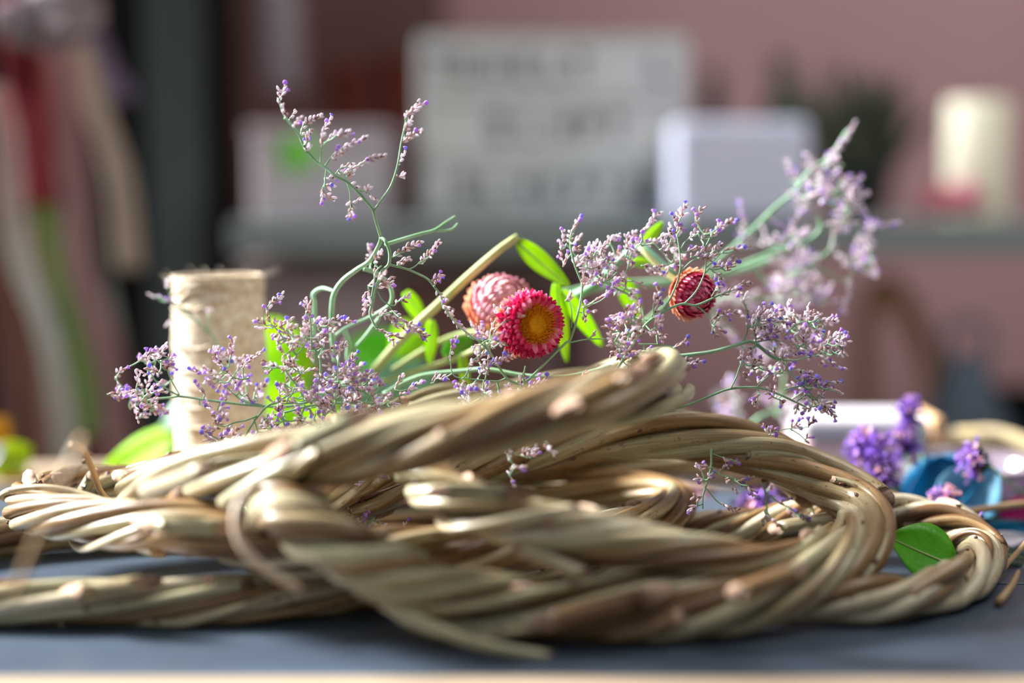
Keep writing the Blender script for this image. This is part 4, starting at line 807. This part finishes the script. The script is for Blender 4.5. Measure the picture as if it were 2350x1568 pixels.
def bx(name, label, cat, x0, x1, y0, y1, Y, dep, m, parts=None, zlow=None, group=None, bev=.003):
    """a boxy thing from its front face in the picture"""
    X0, X1 = px_x(x0, Y), px_x(x1, Y); z1 = px_z(y0, Y); z0 = px_z(y1, Y) if zlow is None else zlow
    rt = root(name, ((X0 + X1) / 2, Y + dep / 2, z0), label, cat, group); b = MB(); b.box(X0, X1, Y, Y + dep, z0, z1)
    bevel(b.build('body', M[m], rt, smooth=False), bev); return rt, X0, X1, z0, z1
SHT = px_z(506, 1.6)   # shelf top
def shelf_unit():
    x0, x1 = px_x(540, 1.5), 1.45
    rt = root('wall_shelf', ((x0 + x1) / 2, 1.65, 0), 'long blue grey shelf board carrying the letter sign and the candle', 'shelf')
    b = MB(); b.box(x0, x1, 1.47, 1.95, SHT - .034, SHT); bevel(b.build('shelf_board', M['shelf'], rt, smooth=False), .002)
    for x in (x1 - .06, px_x(1290, 1.6)):
        b = MB(); b.box(x, x + .04, 1.80, 1.88, 0, SHT - .0345); b.build('leg', M['cab'], rt, smooth=False)
shelf_unit()
# cabinet below the shelf on the left
rt, X0, X1, z0, z1 = bx('low_cabinet', 'dark umber cabinet under the left end of the shelf', 'cabinet', 545, 1265, 600, 0, 1.52, .40, 'cab', zlow=0)
b = MB(); b.box(X0 + .01, (X0 + X1) / 2 - .003, 1.505, 1.519, .08, z1 - .02); d = b.build('door', M['cab'], rt, smooth=False); b = MB(); b.box((X0 + X1) / 2 - .03, (X0 + X1) / 2 - .02, 1.495, 1.5045, .55, .65); b.build('handle', M['shelf'], d)
b = MB(); b.box((X0 + X1) / 2 + .003, X1 - .01, 1.505, 1.519, .08, z1 - .02); d = b.build('door', M['hutch'], rt, smooth=False); b = MB(); b.box((X0 + X1) / 2 + .02, (X0 + X1) / 2 + .03, 1.495, 1.5045, .55, .65); b.build('handle', M['shelf'], d)
# black box added as a dark backdrop, and post at left
bx('dark_backdrop', 'tall black box added to darken the area behind the hanging ribbons', 'cupboard', -900, 505, -1200, 0, 2.0, .29, 'black', zlow=0)
rt, X0, X1, z0, z1 = bx('upright_post', 'grey green upright post left of the dark gap', 'post', 345, 455, -900, 0, 1.7, .06, 'post', zlow=0)
b = MB(); b.box(X0 - .03, X1 + .03, 1.685, 1.775, 0, .02); b.build('foot_plate', M['post'], rt, smooth=False)
bx('hutch_panel', 'dark brown hutch behind the pale box and terracotta pots', 'cupboard', 545, 1010, -700, 0, 2.05, .24, 'hutch', zlow=0)
# pale box left with band
rt, X0, X1, z0, z1 = bx('card_box', 'blush grey card box on the shelf left of the letter sign', 'box', 575, 890, 315, 0, 1.58, .2, 'boxgrey', zlow=SHT + .0005, bev=.006)
b = MB(); b.box(X0 - .003, X1 + .003, 1.577, 1.783, z1 + .0005, z1 + .012); bevel(b.build('lid', M['boxgrey'], rt, smooth=False), .003)
b = MB(); b.lathe(at(682, 352, 1.5792), [(0, .0006), (.0225, .0006), (.0225, 0)], 32, 0, Matrix.Rotation(math.pi / 2, 3, 'X')); g = b.build('bokeh_disc', M['greendot'], rt); g['label'] = 'bright green disc standing in for a blurred green dot'  # added disc, stands in for an out-of-focus green dot
# pots
def pot(label, px, py0, py1, rpx, Y, m, name='clay_pot', cat='pot', prof=None, base_z=None, group=None):
    z1 = px_z(py0, Y); z0 = px_z(py1, Y) if base_z is None else base_z; c = Vector((px_x(px, Y), Y, z0)); H = z1 - z0; r = rpx * Y / F
    rt = root(name, c, label, cat, group); b = MB()
    prof = prof or [(0, 0), (.7, 0), (.85, .5), (.98, .97), (1, 1), (.9, 1), (.85, .9), (0, .85)]
    b.lathe(c, [(q * r, z * H) for q, z in prof], 32); b.build('pot_body', M[m], rt); return rt, c, r, H
pot('tall dark terracotta pot behind the card box, left one of two', 800, 150, 285, 52, 1.86, 'copper', base_z=SHT + .0005, group='tall terracotta pots on the shelf')
pot('tall dark terracotta pot between card box and sign, right one of two', 905, 130, 285, 44, 1.86, 'copper', base_z=SHT + .0005, group='tall terracotta pots on the shelf')
rt, c, r, H = pot('pale hanging bottle high up left of the sign', 655, -60, 215, 44, 1.75, 'clearpale', 'hanging_bottle', 'bottle', [(0, 0), (.8, .01), (1, .08), (1, .8), (.5, .92), (.4, 1), (0, 1)])
b = MB(); b.tube([c + Vector((0, 0, H)), c + Vector((0, 0, H + .6))], .002, 6); b.build('hanging_cord', M['grass'], rt)
# black pot with plants right of the lilac card
rt, c, r, H = pot('black glazed pot with murky foliage right of the lilac card', 1975, 395, 0, 75, 1.75, 'potblack', 'plant_pot', 'pot', base_z=SHT + .0005)
rg = random.Random(4); b = MB()
for i in range(70):
    d = Vector((rg.gauss(-.25, .45), rg.gauss(0, .3), rg.uniform(.5, 1.2))); p = c + Vector((rg.uniform(-.6, .6) * r, 0, H * .8))
    b.petal(p, d, Vector((0, -1, .3)), rg.uniform(.06, .15), rg.uniform(.012, .026), 0, curl=rg.uniform(-.3, .3))
b.build('foliage', M['plant'], rt)
# glass jars
pot('murky green vase standing behind the lilac card', 1790, 130, 0, 50, 1.85, 'plant', 'green_vase', 'vase', [(0, 0), (.9, 0), (1, .1), (1, .6), (.5, .8), (.45, .95), (.6, 1), (0, 1)], base_z=SHT + .0005)
pot('dark vase between the letter sign and the green vase', 1632, 165, 0, 42, 1.88, 'potblack', 'dark_vase', 'vase', [(0, 0), (.9, 0), (1, .3), (.7, .7), (.4, .85), (.5, 1), (0, 1)], base_z=SHT + .0005)
# lilac card box
bx('lilac_box', 'pale lilac card box leaning right of the letter sign', 'box', 1548, 1858, 276, 0, 1.485, .10, 'lilac', zlow=SHT + .0005, bev=.008)
# candle
rt, c, r, H = pot('cream pillar candle standing at the right end of the shelf', 2238, 232, 0, 70, 1.6, 'wax', 'pillar_candle', 'candle', [(0, 0), (.98, 0), (1, .02), (1, .98), (.95, 1), (.5, .985), (0, .98)], base_z=SHT + .0005)
b = MB(); b.tube([c + Vector((0, 0, H * .98)), c + Vector((.001, 0, H + .012))], .0012, 6); b.build('wick', M['potblack'], rt)
# pink bloom by the candle
c = at(2190, 460, 1.52); c.z = SHT + .001
rt = root('pink_bloom', c, 'pink cloth bloom lying at the foot of the candle', 'flower'); rg = random.Random(9); b = MB()
for i in range(46):
    a = rg.uniform(0, 6.28); d = Vector((math.cos(a) * 1.3, math.sin(a) * .7, rg.uniform(.1, .9)))
    b.petal(c + Vector((0, 0, .004)), d, Vector((-d.x * .3, -d.y * .3, 1)), rg.uniform(.03, .052), .026, 0, curl=.15)
b.build('bloom_petals', M['pinkflower'], rt)
# letter sign
def sign():
    Y = 1.6; x0, x1 = px_x(962, Y), px_x(1578, Y); z1 = px_z(82, Y); z0 = SHT + .0005
    rt = root('letter_board', ((x0 + x1) / 2, Y + .03, z0), 'grey cinema style letter board with three rows of black letters', 'sign')
    b = MB(); b.box(x0, x1, Y, Y + .05, z0, z1); bevel(b.build('sign_case', M['signframe'], rt, smooth=False), .006, 3)
    b = MB(); b.box(x0 + .012, x1 - .012, Y - .002, Y - .0003, z0 + .012, z1 - .012); face = b.build('sign_face', M['sign'], rt, smooth=False)
    for zz in (.34, .665):
        b = MB(); z = z0 + (z1 - z0) * zz; b.box(x0 + .012, x1 - .012, Y - .006, Y - .0021, z - .0015, z + .0015); b.build('letter_rail', M['signframe'], rt, smooth=False)
    # letters built from bars: (list of bars in unit square)
    G = [[(0, 0, .25, 1), (.75, 0, 1, 1), (.25, .4, .75, .6)], [(0, 0, .25, 1), (.25, .8, 1, 1), (.25, .4, .8, .6), (.25, 0, 1, .2)],
         [(0, 0, .25, 1), (.75, 0, 1, 1), (.25, .8, .75, 1), (.25, 0, .75, .2)], [(.38, 0, .62, .8), (0, .8, 1, 1)], [(0, 0, .25, 1), (.25, .8, 1, 1), (.75, .45, 1, .8), (.25, .4, 1, .55)],
         [(0, 0, .25, 1), (.25, 0, 1, .2)]]
    rows = [(155, [(1010, 3), (1068, 2), (1137, 0), (1205, 1), (1275, 5), (1330, 3), (1510, 5)]), (293, [(1144, 2), (1220, 5), (1293, 0), (1352, 4), (1412, 3)]),
            (430, [(1068, 2), (1130, 5), (1205, 0), (1267, 1), (1332, 4), (1390, 3), (1458, 1), (1500, 5)])]
    for y, row in rows:
        for x, g in row:
            b = MB(); cx, cz = px_x(x, Y), px_z(y, Y); wd, hg = .0155, .030
            for (a0, b0, a1, b1) in G[g]: b.box(cx + (a0 - .5) * wd, cx + (a1 - .5) * wd, Y - .0045, Y - .0022, cz + (b0 - .5) * hg, cz + (b1 - .5) * hg)
            b.build('letter', M['letter'], face, smooth=False)
sign()
# below the shelf at right
hoop('wicker_hoop', 'faint tan wicker hoop leaning against the wall below the shelf', [(1985, 1010, 1.75), (1985, 850, 1.78), (1990, 720, 1.8), (2030, 665, 1.8), (2085, 720, 1.8), (2130, 830, 1.78), (2160, 960, 1.75), (2175, 1080, 1.72)], .020, 'tan2' if 'tan2' in M else 'tan')
c = Vector((px_x(2230, 1.5), 1.5, 0))
rt = root('cloth_bag', c, 'slate blue cloth bag standing below the shelf at right', 'bag'); b = MB(); zt = px_z(815, 1.5)
b.lathe(c, [(0, .001), (.06, .001), (.075, .2), (.07, zt - .25), (.05, zt - .08), (.012, zt)], 20); b.build('bag_body', M['bluegrey'], rt)
b = MB(); b.tube(spline([c + Vector((-.02, 0, zt - .02)), c + Vector((-.02, 0, zt + .03)), c + Vector((.02, 0, zt + .03)), c + Vector((.02, 0, zt - .02))], n=6), .004, 6); b.build('handle', M['bluegrey'], rt)
c = Vector((px_x(2350, 1.75), 1.75, 0)); b = MB(); zt = px_z(900, 1.75)
rt = root('dark_bucket', c, 'dark bucket standing behind the slate blue bag', 'bucket'); b.lathe(c, [(0, .001), (.05, .001), (.075, zt), (.070, zt), (.048, .01), (0, .01)], 24); b.build('bucket_body', M['potblack'], rt)

# hanging ribbons at left
RB = [('deep red', (.46, .13, .16), [(25, -60), (35, 80), (60, 220), (85, 340), (95, 470)], 62), ('bright red', (.50, .17, .18), [(60, -60), (75, 120), (100, 260), (115, 420)], 34),
      ('pale silver', (.62, .63, .60), [(-10, 200), (10, 300), (25, 450), (50, 600), (110, 760), (140, 900), (165, 1090)], 44), ('dusty rose', (.50, .38, .38), [(120, 60), (150, 250), (180, 450), (190, 620), (260, 860), (280, 1100)], 60),
      ('olive green', (.33, .46, .22), [(95, 430), (115, 530), (140, 640), (170, 720), (200, 860), (215, 1000)], 44), ('warm beige', (.58, .52, .46), [(180, 100), (215, 230), (255, 340), (280, 430), (300, 620)], 50),
      ('bottle green', (.05, .22, .17), [(190, 440), (215, 560), (235, 760), (270, 940), (300, 1100)], 34), ('maroon', (.36, .12, .12), [(150, 620), (175, 780), (200, 940), (225, 1090)], 34),
      ('plum', (.34, .28, .36), [(170, -80), (210, 80), (250, 170), (290, 230)], 50), ('brown', (.38, .25, .20), [(-10, 380), (10, 600), (40, 800), (60, 1000), (70, 1110)], 60),
      ('grey green', (.42, .45, .42), [(200, 560), (240, 700), (270, 860), (300, 1080)], 40), ('taupe', (.45, .38, .34), [(60, 500), (90, 700), (110, 900), (130, 1100)], 50),
      ('dark plum', (.22, .14, .20), [(-30, 560), (-10, 760), (20, 900), (40, 1000)], 50)]
for i, (nm, col, pts, wpx) in enumerate(RB):
    Y = 1.28 + i * .022
    mm = mat('ribbon_' + nm.replace(' ', '_'), col, .6, .3, tuple(min(1, v * 1.15) for v in col), 8)
    P = spline([at(x, y, Y + .01 * math.sin(k)) for k, (x, y) in enumerate(pts)], n=8); w_ = wpx * 1.3 * Y / F
    b = MB(); b.tube(P, [w_ * .5] * len(P), 10, flat=.25)
    # hang from above when the strip starts above the frame
    o = b.build('hanging_ribbon', mm, None, loc=P[0].copy()); tag(o, nm + ' ribbon hanging in the bundle at the far left', 'ribbon', 'ribbons hanging at the left')
c = at(110, 30, 1.26); rt = root('white_blossom', c, 'white blossom ball hanging above the ribbons at upper left', 'flower'); b = MB(); rg = random.Random(2)
for i in range(120):
    u = rg.uniform(-1, 1); a = rg.uniform(0, 6.28); s_ = math.sqrt(1 - u * u); d = Vector((s_ * math.cos(a), s_ * math.sin(a), u)); p = c + Vector((d.x * .030, d.y * .022, d.z * .015))
    b.petal(p, d.orthogonal() + d * .5, d, .022, .020, 0)
b.build('blossom_petals', M['boxgrey'], rt)
